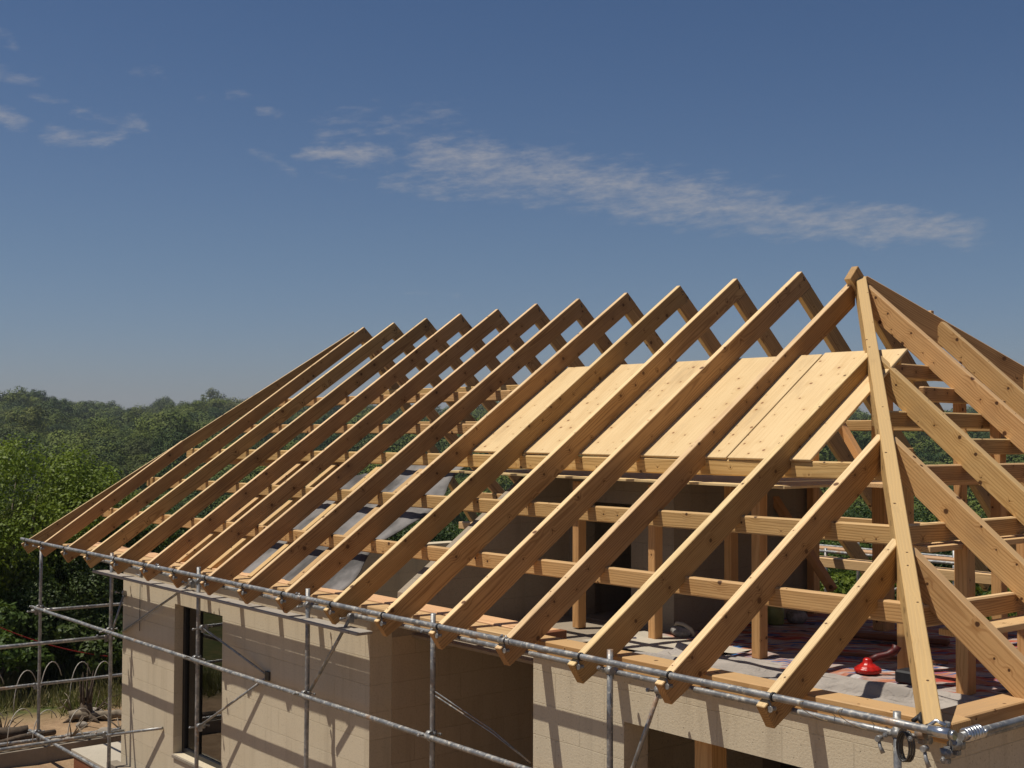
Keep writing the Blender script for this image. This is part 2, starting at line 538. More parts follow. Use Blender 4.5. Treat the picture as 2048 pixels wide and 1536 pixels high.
def wall_obj(name, axis, c0, c1, a0, a1, z0, z1, m, parent, holes=(), top=None, cuts=()):
    """A wall slab: axis 'x' runs along X between a0..a1 with faces at y=c0..c1 (axis 'y' likewise); holes are (a0,a1,z0,z1)."""
    xs = sorted({a0, a1, *cuts, *[h[0] for h in holes], *[h[1] for h in holes]})
    zs = sorted({z0, z1, *[h[2] for h in holes], *[h[3] for h in holes]})
    xs = [q for q in xs if a0 <= q <= a1]
    zs = [q for q in zs if z0 <= q <= z1]
    bm = bmesh.new()
    def V(a, c, z):
        return (a, c, z) if axis == 'x' else (c, a, z)
    solid = {}
    for i in range(len(xs) - 1):
        for j in range(len(zs) - 1):
            mx, mz = (xs[i] + xs[i + 1]) / 2, (zs[j] + zs[j + 1]) / 2
            solid[i, j] = not any(h[0] < mx < h[1] and h[2] < mz < h[3] for h in holes)
    vs = {}
    def gv(i, j, c):
        key = (i, j, c)
        if key not in vs:
            zz = zs[j]
            if top is not None and j == len(zs) - 1:
                zz = top(xs[i])
            vs[key] = bm.verts.new(V(xs[i], (c0, c1)[c], zz))
        return vs[key]
    for (i, j), s in solid.items():
        if not s:
            continue
        for c in (0, 1):
            bm.faces.new((gv(i, j, c), gv(i + 1, j, c), gv(i + 1, j + 1, c), gv(i, j + 1, c)))
        for (di, dj), (p, q) in {(-1, 0): ((0, 0), (0, 1)), (1, 0): ((1, 0), (1, 1)), (0, -1): ((0, 0), (1, 0)), (0, 1): ((0, 1), (1, 1))}.items():
            if not solid.get((i + di, j + dj), False):
                bm.faces.new((gv(i + p[0], j + p[1], 0), gv(i + q[0], j + q[1], 0), gv(i + q[0], j + q[1], 1), gv(i + p[0], j + p[1], 1)))
    org = Vector(V(a0, c0, z0))
    for v in bm.verts:
        v.co -= org
    return bm_obj(name, bm, m, parent, Matrix.Translation(org + Vector((0, 0, E0))))

# ================================================================== ROOF FRAME
roof = thing('timber_roof_frame', P(-6.5, 4.9, 0), 'open timber hip roof frame of raw pine rafters, purlins and posts', 'roof frame')
RW, RD = .076, .205
nf = Vector((0, -K, 1)).normalized()                 # up normal of the front plane
KB = .93                                             # slope of the steeper back plane
YB = W + H / KB                                      # back eave
nb = Vector((0, KB, 1)).normalized()
thf, thb = math.atan(K), math.atan(KB)

def depth_at(i):
    return float(np.interp(i, [0, 4, 9, 14], [.228, .225, .215, .198]))

def width_at(i):
    return float(np.interp(i, [0, 4, 9, 14], [.074, .068, .058, .050]))

def tail_poly(rd, end):
    """Square tail cut, the tail itself planed a little shallower than the rafter."""
    td = min(rd, .185)
    return [(0, 0), *end, (.45, -rd), (.05, -td), (0, -td)]

def front_rafter(i, xt, xr, hz=0.0):
    """From the tail (xt, 0, 0) to the ridge (xr, W, H); the peak cut follows the back slope."""
    rd = depth_at(i)
    A = P(xt, -.025, -.025 * K)
    B = P(xr, W, H + hz)
    return timber('rafter', A, B, nf, width_at(i), rd, roof, M['timber'], lambda L: tail_poly(rd, [(L, 0), (L + rd / math.tan(thf + thb), -rd)]), .005, .006)

tails = {3: -2.705, 4: -3.63, 5: -4.49, 6: -5.39, 7: -6.345, 8: -7.2, 9: -8.11, 10: -8.95, 11: -9.81, 12: -10.75, 13: -11.70, 14: -12.56}
ridge = {3: -2.76, 4: -3.55, 5: -4.49, 6: -5.396, 7: -6.317, 8: -7.236, 9: -8.108, 10: -8.982, 11: -9.875, 12: -10.757, 13: -11.661, 14: -12.554}
rz = {3: -.03, 4: .058, 5: .064, 6: .058, 7: .046, 8: .04, 9: .037, 10: .022, 11: .017, 12: .007, 13: -.007, 14: -.027}
for i in tails:
    if i == 3:
        continue
    r = front_rafter(i, tails[i], ridge[i], rz[i])
    rd = depth_at(i)
    # nail cluster just under the peak
    bm = bmesh.new()
    for k in range(7):
        s = random.uniform(.02, .10)
        q = (r.matrix_world.inverted() @ P(ridge[i], W, H + rz[i])) + Vector((-.015 - s * .2, width_at(i) / 2 * -1 - .004, -.05 - s * .75))
        bmesh.ops.create_icosphere(bm, subdivisions=1, radius=.008, matrix=Matrix.Translation(q))
    mw = r.matrix_world
    # keep the cluster on the face turned to +X
    side = 1 if (mw.to_3x3() @ Vector((0, 1, 0))).x > 0 else -1
    for v in bm.verts:
        if side > 0:
            v.co.y = -v.co.y
    bm_obj('nail_cluster', bm, M['dark_steel'], r, mw)
    # back rafter of the pair, butting under the front one
    Bp = P(ridge[i], W, H + rz[i])
    db = Vector((0, math.cos(thb), -math.sin(thb)))
    A2 = Bp + db * 0.0
    L2 = H / math.sin(thb) + .35
    def polyb(L):
        c = rd / math.sin(thf + thb)
        t = rd / math.tan(thf + thb)
        return [(c + .002, 0), (L, 0), (L, -rd), (c - t + .002, -rd)]
    timber('rafter', A2, A2 + db * L2 + Vector((random.uniform(-.05, .05), 0, 0)), nb, width_at(i), rd, roof, M['timber'], polyb, .005, .006)

# --- near hip, apex and hip end
APEX = Vector((-2.74, W, 3.405))
def apexP(dx=0, dy=0, dz=0):
    return P(APEX.x + dx, APEX.y + dy, APEX.z + dz)
CORN = Vector((1.25, .0, -.005))
ke = (APEX.z - 0.0) / (CORN.x - APEX.x)              # slope of the hip end plane
ne = Vector((ke, 0, 1)).normalized()
hipdir = (APEX - CORN)
hl = hipdir.length
HW, HD = .105, .25
timber('hip_rafter', P(*CORN), apexP(0, 0, .0), (0, 0, 1), HW, HD, roof, M['timber_pale'], lambda L: [(.13, 0), (L - .01, 0), (L - .06, -HD), (.46, -HD), (.15, -.085)], .006)
BCOR = Vector((1.25, 9.2, -.02))
timber('hip_rafter', apexP(.03, .05, .0), P(*BCOR), (0, 0, 1), .085, HD, roof, M['timber'], None, .006)
# apex common rafter on the front slope
def dback(y):
    return P(tails[3], y, y * K)
timber('rafter', P(-2.705, -.025, -.02), apexP(-.055, -.07, -.045), nf, RW, .222, roof, M['timber'], lambda L: tail_poly(.222, [(L, 0), (L - .17, -.222)]), .005)
# back common rafter from the apex with its top end standing proud
dbv = Vector((0, math.cos(thb), -math.sin(thb)))
timber('rafter', apexP(-.02, -.08, .10), apexP(-.02, 0, 0) + dbv * (H / math.sin(thb) + .2), nb, RW + .01, RD, roof, M['timber'], None, .005)
# jack rafters, front slope
def hip_at_x(x):
    t = (x - CORN.x) / (APEX.x - CORN.x)
    return CORN + (APEX - CORN) * t
def hip_at_y(y):
    t = (y - CORN.y) / (APEX.y - CORN.y)
    return CORN + (APEX - CORN) * t
for x0, x1 in ((.0, .03), (-.905, -.84), (-1.82, -1.73)):
    q = hip_at_x(x1)
    timber('rafter', P(x0, -.03, -.022), P(x1, q.y - .07, q.z - .07 * K - .012), nf, RW, .225, roof, M['timber'], lambda L: tail_poly(.225, [(L, 0), (L, -.225)]), .005, .005)
# central and jack rafters of the hip end (they fall towards +X)
XE = CORN.x + .02
for y, start in ((W - .02, APEX.x + .10), (3.70, None), (2.60, None), (1.46, None)):
    if start is None:
        q = hip_at_y(y)
        start, zs = q.x + .07, q.z - .07 * ke - .012
    else:
        zs = APEX.z - .105
    timber('rafter', P(start, y, zs), P(XE + .05, y + random.uniform(-.02, .02), -.03), ne, RW + .012, RD + .02, roof, M['timber_pale'], lambda L: [(.0, 0), (L, 0), (L, -RD - .02), (.10, -RD - .02)], .005)
for y in (5.58, 6.22, 7.1, 8.0):
    t = (y - APEX.y) / (BCOR.y - APEX.y)
    q = APEX + (BCOR - APEX) * t
    timber('rafter', P(q.x + .05, y, q.z - .015), P(XE + .05, y, -.04), ne, RW, RD, roof, M['timber_pale'] if y < 7 else M['timber'], None, .005)
# pegs sticking through the far hip
timber('peg', P(-2.25, 5.56, 3.03), P(-2.25, 5.56, 2.58), (0, 1, 0), .05, .05, roof, M['timber'])
# back jack rafters right of the apex, falling to the back eave
for x in (-1.85, -.95, -.05):
    t = (x - APEX.x) / (BCOR.x - APEX.x)
    q = APEX + (BCOR - APEX) * t
    timber('rafter', P(x, q.y + .05, q.z - .06), P(x, YB + .25, -.27), nb, RW, RD, roof, M['timber'], None, .005)
# --- far end hip
FC = Vector((-14.22, -.03, -.02))
timber('hip_rafter', P(*FC), P(-12.68, W - .12, H - .10), (0, 0, 1), .052, .18, roof, M['timber'], None, .005)
timber('rafter', P(-13.51, -.02, -.014), P(-13.51, 2.22, 2.22 * K), nf, .052, .18, roof, M['timber'], None, .005)
timber('hip_rafter', P(-12.66, W + .12, H - .12), P(-14.2, YB, -.02), (0, 0, 1), RW, RD, roof, M['timber'], None, .005)

# --- purlins
OFF = .252
def purlin(x0, y0, x1, y1, hgt=.15, w=.07, m='timber_pale', dz=0.0):
    timber('purlin', P(x0, y0 + .03 + w / 2, y0 * K - OFF + .035 + dz), P(x1, y1 + w / 2, y1 * K - OFF + dz), (0, 0, 1), w, hgt, roof, M[m], None, .012)
purlin(-13.9, 1.05, .30, 1.18)
purlin(-13.75, 1.71, -.24, 1.85)
purlin(-13.7, 2.35, -.78, 2.50)
purlin(-6.9, 3.90, -1.6, 3.95, .12)
purlin(-13.1, 2.90, -6.75, 2.97, .13)
purlin(-12.9, 3.50, -6.95, 3.58, .13)
purlin(-13.5, 2.46, -9.2, 2.50, .11, .06, 'timber_pale', -.19)
def back_purlin(x0, x1, z):
    y = W + (H - OFF - .03 - z) / KB
    timber('purlin', P(x0, y, z), P(x1, y, z), (0, 0, 1), .07, .13, roof, M['timber_pale'], None, .01)
for z, x1 in ((2.42, -1.85), (1.87, -1.2), (1.24, -.5), (.58, .2)):
    back_purlin(-13.4, x1, z)
# hip end purlins, parallel to Y
for z, y0, y1 in ((.535, 1.30, 8.3), (1.03, 1.93, 7.6), (1.46, 2.58, 7.0), (1.93, 3.2, 6.5), (2.18, 4.4, 6.3), (1.68, 4.2, 6.8), (2.42, 3.95, 6.0)):
    x = CORN.x - (z + .29) / ke
    timber('purlin', P(x, y0, z), P(x, y1, z - .02), (0, 0, 1), .07, .15, roof, M['timber'], None, .012)

# --- posts
FZ = -.33
def post(x, y, ztop, w=.095, dx=None, zb=FZ):
    timber('post', P(x, y - (dx or .11) / 2, zb), P(x, y - (dx or .11) / 2, ztop), (0, -1, 0), w, dx or .115, roof, M['post'], None, .006)
post(-5.35, 2.56, 1.20)
post(-4.55, 2.56, 1.20)
post(-3.50, 2.62, 1.20)
post(-2.22, 2.66, 1.20, .10)
post(-3.28, 3.5, 1.20)
post(-1.02, 3.16, 1.6, .105, .12)
post(-.19, 2.72, .86, .11, .12)
post(-2.46, 4.95, 2.16, .16, .17)
post(-3.62, 5.3, 2.4)
post(-1.22, 5.05, 2.05, .11)
post(-.55, 4.3, .80, .10)
post(-.60, 6.0, 1.3, .10)
post(-2.2, 6.0, 2.3, .10)
# diagonal struts under the back slope
timber('brace', P(-3.95, 4.7, 1.25), P(-2.95, 4.7, .05), (0, -1, 0), .08, .10, roof, M['post'])
timber('brace', P(-3.3, 5.25, 1.9), P(-2.3, 5.25, .45), (0, -1, 0), .08, .10, roof, M['post'])
timber('brace', P(-2.1, 5.6, 1.9), P(-1.2, 5.6, .6), (0, -1, 0), .08, .10, roof, M['post'])

# --- wall plates
def plate(a, b, up, w, d, m='plank'):
    timber('wall_plate', a, b, up, w, d, roof, M[m], None, .008)
plate(P(-13.7, .52, -.004), P(-3.02, .52, -.004), (0, 0, 1), .22, .12)
plate(P(-13.7, .80, .002), P(-2.98, .80, .002), (0, 0, 1), .27, .15)
box_obj('plate_end', P(-3.012, .44, -.16), P(-2.93, .935, .004), M['brown_board'], roof)
plate(P(-2.92, .53, 0), P(1.09, .53, 0), (0, 0, 1), .22, .13, 'timber_pale')
plate(P(.93, .65, .0), P(.93, 9.0, .0), (0, 0, 1), .22, .13, 'timber_pale')
plate(P(-13.7, YB - .75, -.0), P(.8, YB - .75, -.0), (0, 0, 1), .22, .13)

# ================================================================== BOARDS LYING ON THE PURLINS
def slope_board(name, x0, x1, y0, y1, off, th, m, label, cat, group=None, skew=0.0):
    A = P((x0 + x1) / 2, y0, y0 * K - off)
    B = P((x0 + x1) / 2 + skew, y1, y1 * K - off)
    o = timber(name, A, B, nf, abs(x1 - x0), th, None, M[m], None, .004)
    return tag(o, label, cat, group)
slope_board('plywood_sheet', -6.62, -2.455, 2.47, 3.93, .222, .026, 'ply', 'wide pale plywood sheet lying on the purlins under the rafters, left of the dark joint', 'plywood')
slope_board('plywood_sheet', -2.437, -1.50, 2.47, 3.95, .222, .026, 'ply', 'narrow pale plywood sheet on the purlins, right of the dark joint', 'plywood')
for x0, x1, lab in ((-6.55, -4.93, 'loft deck board under the plywood, leftmost of the pale row with ragged edge'),
                    (-4.92, -3.02, 'middle loft deck board under the plywood, above the dark doorway'),
                    (-3.01, -1.66, 'rightmost loft deck board under the plywood, nearest the king post')):
    o = timber('deck_board', P(x0, 3.85, 1.262), P(x1, 3.85, 1.262), (0, 0, 1), 3.06, .022, None, M['ply'], None, .002)
    tag(o, lab, 'deck board', 'loft deck boards')
bx = [(-10.2, 'leftmost'), (-9.29, 'second from left'), (-8.21, 'third from left'), (-7.26, 'rightmost, next to the dark cross wall')]
for k, (x, w) in enumerate(bx):
    o = slope_board('inner_rafter', x - .05, x + .05, .64, 2.46 if k < 2 else 2.45, .44, .10, 'timber_pale', 'short inner rafter on grey felt, ' + w, 'inner rafter', 'inner rafters on the felt')
# felt over the left block
bm = bmesh.new()
nx_, ny_ = 60, 24
gv = {}
for i in range(nx_ + 1):
    for j in range(ny_ + 1):
        x = -11.2 + (11.2 - 6.55 + .25 * math.sin(j * .5) * .6) * i / nx_
        ymx = max(.95, min(2.72, 1.0 + (x + 11.0) * .62)) + .12 * mnoise.noise(Vector((x * 2.5, 0, 7)))
        y = .62 + (ymx - .62) * j / ny_
        z = y * K - .555 + .04 * mnoise.noise(Vector((x * 1.7, y * 1.7, 0))) + .03 * mnoise.noise(Vector((x * 6, y * 1.5, 3)))
        gv[i, j] = bm.verts.new((x + 8.3, y - 1.6, z))
for i in range(nx_):
    for j in range(ny_):
        bm.faces.new((gv[i, j], gv[i + 1, j], gv[i + 1, j + 1], gv[i, j + 1]))
o = bm_obj('felt_sheet', bm, M['felt'], None, Matrix.Translation(P(-8.3, 1.6, 0)), True)
o.modifiers.new('thick', 'SOLIDIFY').thickness = .01
tag(o, 'grey roofing felt sheet sloping under the left rafters and inner boards', 'roofing felt')
def plank_thing(A, B, w, th, m, label, cat='plank', group=None, name='plank'):
    return tag(timber(name, A, B, (0, 0, 1), w, th, None, M[m], None, .004), label, cat, group)
plank_thing(P(-11.7, .19, -.20), P(-5.0, .19, -.20), .18, .03, 'weathered', 'long weathered scaffold board added under the rafter tails to cast the shadow band on the left wall', 'shade board')  # added board, there only to throw a dark band on the wall
plank_thing(P(.42, 1.55, .36), P(.42, 4.6, .345), .24, .045, 'plank', 'lower loose plank below the hip end purlin at the right edge')
plank_thing(P(-.28, 2.2, .86), P(-.28, 4.9, .85), .22, .045, 'plank', 'upper loose plank below the second hip end purlin at right')
plank_thing(P(-1.25, 3.0, 1.29), P(-1.25, 5.6, 1.28), .24, .04, 'plank', 'highest loose plank across the hip end behind the near hip')

# ================================================================== HOUSE
house = thing('unfinished_house', P(-5, 3.2, -E0), 'unfinished pale block house below the timber roof', 'house')
YW = .45
wall_obj('wall', 'x', YW, YW + .26, -11.47, -5.31, -E0, -.13, M['block'], house, [(-9.82, -8.50, -2.36, -.48)])
wall_obj('wall', 'x', YW, YW + .26, -2.81, 1.0, -E0, -.135, M['block'], house, [(-1.73, .42, -E0 + .0, -.50)])
wall_obj('wall', 'y', -5.57, -5.30, YW + .262, 3.1, -E0, -.345, M['block_shaded'], house)
wall_obj('wall', 'y', -5.57, -5.302, YW + .262, 3.1, -.345, 1.22, M['block_grey_shaded'], house, (), lambda y: -.16 if y < .95 else (min(1.22, y * K - .60)), (.945, .955, 2.61))
wall_obj('wall', 'y', -11.47, -11.2, YW + .262, 6.0, -E0, .05, M['block'], house, (), lambda y: -.16 if y < .95 else -.1, (.945, .955))
wall_obj('wall', 'x', 3.1, 3.36, -5.298, -3.70, -E0, 1.22, M['block_grey_shaded'], house, [(-5.16, -4.32, FZ + .0, .95)])
wall_obj('wall', 'y', -3.96, -3.70, 3.362, 5.1, FZ - .2, 1.22, M['block_grey_shaded'], house)
wall_obj('wall', 'x', 5.1, 5.36, -5.3, -3.70, FZ - .2, 1.22, M['block_grey_shaded'], house)
wall_obj('wall', 'y', -5.57, -5.30, 3.102, 6.0, -E0, 1.22, M['block_grey_shaded'], house)
wall_obj('wall', 'y', .74, 1.0, YW + .262, 6.0, -E0, -.135, M['block'], house)
wall_obj('wall', 'x', 6.0, 6.26, -11.47, 1.0, -E0, -.42, M['block'], house)
wall_obj('wall', 'y', -2.81, -2.55, YW + .262, 3.1, -E0, -.5, M['block'], house)
wall_obj('wall', 'x', 3.1, 3.36, -3.698, -2.55, -E0, -.5, M['block_grey_shaded'], house)
box_obj('floor_slab', P(-2.808, .715, FZ - .16), P(.738, 5.98, FZ - .012), M['concrete'], house)
box_obj('floor_slab', P(-5.298, 1.78, FZ - .16), P(-2.811, 5.98, FZ - .012), M['block_grey_shaded'], house)
box_obj('floor_slab', P(-11.18, .72, -2.98), P(-5.58, 5.98, -2.80), M['concrete'], house)
box_obj('plinth', P(-11.6, .30, -E0 - .1), P(-5.2, .448, -2.80), M['concrete'], house)
box_obj('recess_shade_board', P(-5.298, .945, FZ - .035), P(-2.811, 1.777, FZ - .005), M['block_grey_shaded'], house)  # added thin cover that keeps daylight out of the recess
# window
win = bpy.data.objects.new('window', None)
win.matrix_world = Matrix.Translation(P(-9.16, .6, -2.36))
link(win, house)
wx0, wx1, wz0, wz1, wy = -9.82, -8.50, -2.36, -.48, .60
bm = bmesh.new()
o0 = P(-9.16, .6, -2.36)
for lo, hi in (((wx0, wy - .035, wz0), (wx0 + .07, wy + .05, wz1)), ((wx1 - .05, wy - .035, wz0), (wx1, wy + .05, wz1)),
               ((wx0 + .07, wy - .035, wz1 - .05), (wx1 - .05, wy + .05, wz1)), ((wx0 + .07, wy - .035, wz0), (wx1 - .05, wy + .05, wz0 + .06)),
               ((wx0 + .40, wy - .03, wz0 + .06), (wx0 + .46, wy + .04, wz1 - .05))):
    add_box(bm, P(*lo) - o0, P(*hi) - o0, .004)
bm_obj('frame', bm, M['frame_metal'], win, Matrix.Translation(o0))
for a, b in ((wx0 + .07, wx0 + .40), (wx0 + .46, wx1 - .05)):
    box_obj('pane', P(a, wy - .004, wz0 + .06), P(b, wy + .004, wz1 - .05), M['glass'], win, 0)
box_obj('sill', P(wx0 + .01, .425, -2.40), P(wx1 - .01, .56, -2.362), M['concrete'], house)
# dark room contents behind the opening: timber props
pr = thing('timber_prop', P(-1.0, .62, -E0), 'stout timber prop standing in the dark opening of the right wall', 'timber prop')
timber('prop_post', P(-1.02, .56, -E0), P(-1.02, .56, -.505), (0, -1, 0), .17, .17, pr, M['post'], None, .006)
pr2 = thing('timber_prop', P(.12, 1.3, -E0), 'thinner timber prop deep inside the dark opening of the right wall', 'timber prop')
timber('prop_post', P(.20, 1.2, -E0), P(.20, 1.2, -.505), (0, -1, 0), .12, .12, pr2, M['post'], None, .006)
bd = box_obj('doorway_board', P(-5.0, 3.9, FZ), P(-4.35, 3.95, .02), M['brown_board'], None)
tag(bd, 'dim brown board leaning inside the dark doorway', 'board')

# ================================================================== SCAFFOLDS
def coupler(parent, p, ax=(1, 0, 0)):
    p = Vector(p)
    ax = Vector(ax).normalized()
    bm = bmesh.new()
    rot = random.uniform(-.4, .4)
    add_tube(bm, [-ax * .026, ax * .026], .033, 12)
    add_tube(bm, [Vector((0, .04, -.026)), Vector((0, .04, .026))], .034, 12)
    u, v = frame_of(ax)
    b0 = (u * math.cos(rot) + v * math.sin(rot))
    add_box(bm, Vector((-.02, -.012, -.06)), Vector((.02, .03, -.03)), .004)
    add_tube(bm, [b0 * .03 + Vector((0, -.035, 0)), b0 * .085 + Vector((0, -.05, .01))], .009, 6)
    add_tube(bm, [b0 * .066 + Vector((0, -.045, .008)), b0 * .080 + Vector((0, -.049, .01))], .016, 6)
    add_tube(bm, [-b0 * .03 + Vector((0, .045, 0)), -b0 * .08 + Vector((0, .05, -.02))], .008, 6)
    add_tube(bm, [-b0 * .06 + Vector((0, .048, -.012)), -b0 * .075 + Vector((0, .05, -.018))], .015, 6)
    return bm_obj('coupler', bm, M['steel'], parent, Matrix.Translation(p))

sc = thing('tube_scaffold', P(-6.5, .2, -E0), 'grey galvanised tube scaffold along the front eave of the house', 'scaffold')
YP = .215
TUBE_Y, TUBE_Z = .012, .043
main = pipe('ledger', P(-14.33, TUBE_Y, TUBE_Z + .004), P(1.36, TUBE_Y, TUBE_Z), M['steel'], sc)
low = pipe('ledger', P(-12.2, .262, -.085), P(1.05, .262, -.085), M['steel'], sc, .022)
px = [-14.05, -11.30, -8.66, -6.12, -3.92, -1.64, .85]
zt = [-.06, .06, .10, .10, .10, .09, .06]
for x, z in zip(px, zt):
    po = pipe('standard', P(x, YP, -E0), P(x, YP, z), M['steel'], sc)
    coupler(po, P(x, YP, -.07))
    coupler(po, P(x, YP - .03, -.97))
    if x < -11:
        coupler(po, P(x, YP - .03, -2.84))
led = pipe('ledger', P(-14.25, .155, -.985), P(-.2, .155, -.985), M['steel'], sc)
led2 = pipe('ledger', P(-14.25, .155, -2.85), P(-9.6, .155, -2.85), M['steel'], sc)
# transverse tubes at the left end
t1 = pipe('transom', P(-11.36, .25, -1.07), P(-11.36, -2.6, -1.05), M['steel'], sc)
t2 = pipe('transom', P(-14.11, 2.2, -2.16), P(-14.11, -2.6, -2.12), M['steel'], sc)
t3 = pipe('transom', P(-11.36, .44, -2.36), P(-11.36, -2.6, -2.36), M['steel'], sc)
t3b = pipe('transom', P(-11.22, .15, -2.35), P(-10.1, .43, -2.09), M['steel'], sc, .018)
t4 = pipe('transom', P(-14.11, .1, -1.03), P(-14.11, 2.4, -1.05), M['steel'], sc)
for tb, x in ((t1, -11.36), (t3, -11.36), (t2, -14.11), (t4, -14.11)):
    coupler(tb, P(x, .17, {id(t1): -1.07, id(t3): -2.36, id(t2): -2.15, id(t4): -1.03}[id(tb)]))
# rafter tail clamps on the main tube: black bands
tx = [tails[i] for i in sorted(tails)] + [0, -.905, -1.82, -13.51, -14.2]
for x in tx:
    bm = bmesh.new()
    add_tube(bm, [(-.008, 0, 0), (.008, 0, 0)], .031, 14)
    bm_obj('clamp_band', bm, M['black_rubber'], main, Matrix.Translation(P(x + .075, TUBE_Y, TUBE_Z + .002)))
    bm = bmesh.new()
    add_tube(bm, [(0, -.02, 0), (.004, .02, 0)], .014, 8)
    add_tube(bm, [(0, -.03, 0), (.0, -.02, 0)], .022, 8)
    add_tube(bm, [(-.03, -.01, .06), (.0, -.012, .0)], .007, 6)
    bm_obj('clamp_bolt', bm, M['steel'], main, Matrix.Translation(P(x + .056, .03, -.035)))
# joint sleeves
for x in (-12.35, -9.35, -5.95, -2.65):
    bm = bmesh.new()
    add_tube(bm, [(-.07, 0, 0), (.07, 0, 0)], .0285, 14)
    add_tube(bm, [(-.05, -.01, .02), (-.02, -.012, .045)], .01, 6)
    add_tube(bm, [(.04, -.01, .02), (.02, -.012, .045)], .01, 6)
    bm_obj('joint_sleeve', bm, M['steel'], main, Matrix.Translation(P(x, TUBE_Y, TUBE_Z + .001)))
# braces
for a, b, r in (((-8.80, .20, -.10), (-11.42, .43, -1.03), .015), ((-11.38, .43, -.50), (-11.22, .22, -.92), .015), ((-8.55, .22, -.60), (-7.36, .44, -1.01), .013),
                ((-8.60, .22, -1.76), (-7.36, .44, -1.02), .014), ((-5.30, .22, -.09), (-6.06, .22, -.93), .017), ((-1.12, .21, -.13), (-2.40, .21, -3.0), .017),
                ((-14.0, .25, -3.1), (-13.3, .2, -2.86), .014)):
    bo = pipe('brace', P(*a), P(*b), M['steel'], sc, r)
    coupler(bo, P(*a))
bm = bmesh.new()
add_box(bm, (-.04, -.02, -.05), (.04, .01, .05), .004)
bm_obj('wall_tie', bm, M['dark_steel'], sc, Matrix.Translation(P(-7.36, .44, -1.01)))
for dz in (0, .035):
    wi = tube_obj('guy_wire', [P(-3.86, .20, -.62 + dz), P(-3.2, .32, -.84 + dz * .7), P(-2.83, .44, -1.04)], .006, M['steel'], sc, 6)
# small wall hooks
for x in (-10.86,):
    bm = bmesh.new()
    add_box(bm, (-.02, -.02, -.07), (.02, .0, .07), .003)
    add_tube(bm, [(0, -.02, .02), (-.12, -.03, .03)], .008, 6)
    bm_obj('wall_hook', bm, M['steel'], sc, Matrix.Translation(P(x, YW - .002, -.24)))
    tube_obj('wire', [P(x, YW - .02, -.3), P(x, YW - .02, -.95)], .005, M['dark_steel'], sc, 5)
# right-hand return and the cluttered corner
ret = pipe('ledger', P(1.34, .10, .02), P(1.34, 9.0, .02), M['steel'], sc)
ret2 = pipe('ledger', P(1.15, .3, -.09), P(1.15, 6.0, -.09), M['steel'], sc, .022)
bm = bmesh.new()
add_tube(bm, [(-.07, 0, 0), (.06, 0, 0)], .031, 16)
add_tube(bm, [(.066, 0, 0), (.09, 0, 0)], .027, 16)
add_tube(bm, [(-.10, .02, .01), (-.06, .05, .05), (.0, .055, .03)], .012, 8)
bm_obj('end_cap', bm, M['bright_steel'], main, Matrix.Translation(P(1.27, TUBE_Y, TUBE_Z)))
bm = bmesh.new()
pts = [(0.0 + .032 * math.cos(t), .02 + t * .0046, .032 * math.sin(t)) for t in [k * .35 for k in range(110)]]
add_tube(bm, pts, .011, 6)
o = bm_obj('coil_sleeve', bm, M['bright_steel'], None, Matrix.Translation(P(1.34, .12, .02)), True)
tag(o, 'shiny coiled wire sleeve wrapped on the scaffold tube at the right corner', 'wire coil')
for k, (dx, dy, dz) in enumerate(((-.20, .10, -.02), (-.10, .14, .03), (-.02, .06, -.09), (.02, .10, -.04))):
    coupler(ret, P(1.27 + dx, .03 + dy, dz), (1, .4 * k, .2))
for k, (x, y, z, l) in enumerate(((1.16, .02, -.08, .09), (.76, .16, -.12, .07))):
    bm = bmesh.new()
    add_tube(bm, [(0, 0, 0), (.015, -.01, -l * .5), (.035, -.01, -l)], [.010, .012, .015], 8)
    add_tube(bm, [(0, -.02, .01), (0, .02, .01)], .019, 10)
    bm_obj('swivel_bolt', bm, M['steel'], ret, Matrix.Translation(P(x, y, z)))
bm = bmesh.new()
for q in range(3):
    add_tube(bm, [(.042 * math.sin(t) + q * .010, .01 * q, -.085 + .085 * math.cos(t)) for t in [k * 2 * math.pi / 18 for k in range(19)]], .0065, 6)
o = bm_obj('hanging_strap', bm, M['dark_steel'], None, Matrix.Translation(P(1.0, .05, -.01)), True)
tag(o, 'looped grey strap hanging from the scaffold corner beside the near pole', 'strap')
tag(tube_obj('cable_loop', [P(.98 + .16 * t, .18 + .05 * math.sin(t * 9), .03 + .05 * math.sin(t * 5)) for t in [k / 14 for k in range(15)]], .014, M['black_rubber']), 'black cable bundle lying behind the hip foot on the corner', 'cable')
for x0 in (.33, .62):
    pts = []
    for k in range(25):
        t = k / 24 * 2 * math.pi
        pts.append(P(x0 + .02 * math.cos(t) + .03 * math.sin(t), .135 + .16 * math.cos(t), -.02 - .075 * math.cos(t) + .035 * math.sin(t)))
    o = tube_obj('twine_tie', pts, .0026, M['twine'], None, 5)
    tag(o, 'pale twine tie looped round both scaffold tubes, ' + ('nearest the last rafter tail' if x0 < .5 else 'nearest the corner pole'), 'twine')

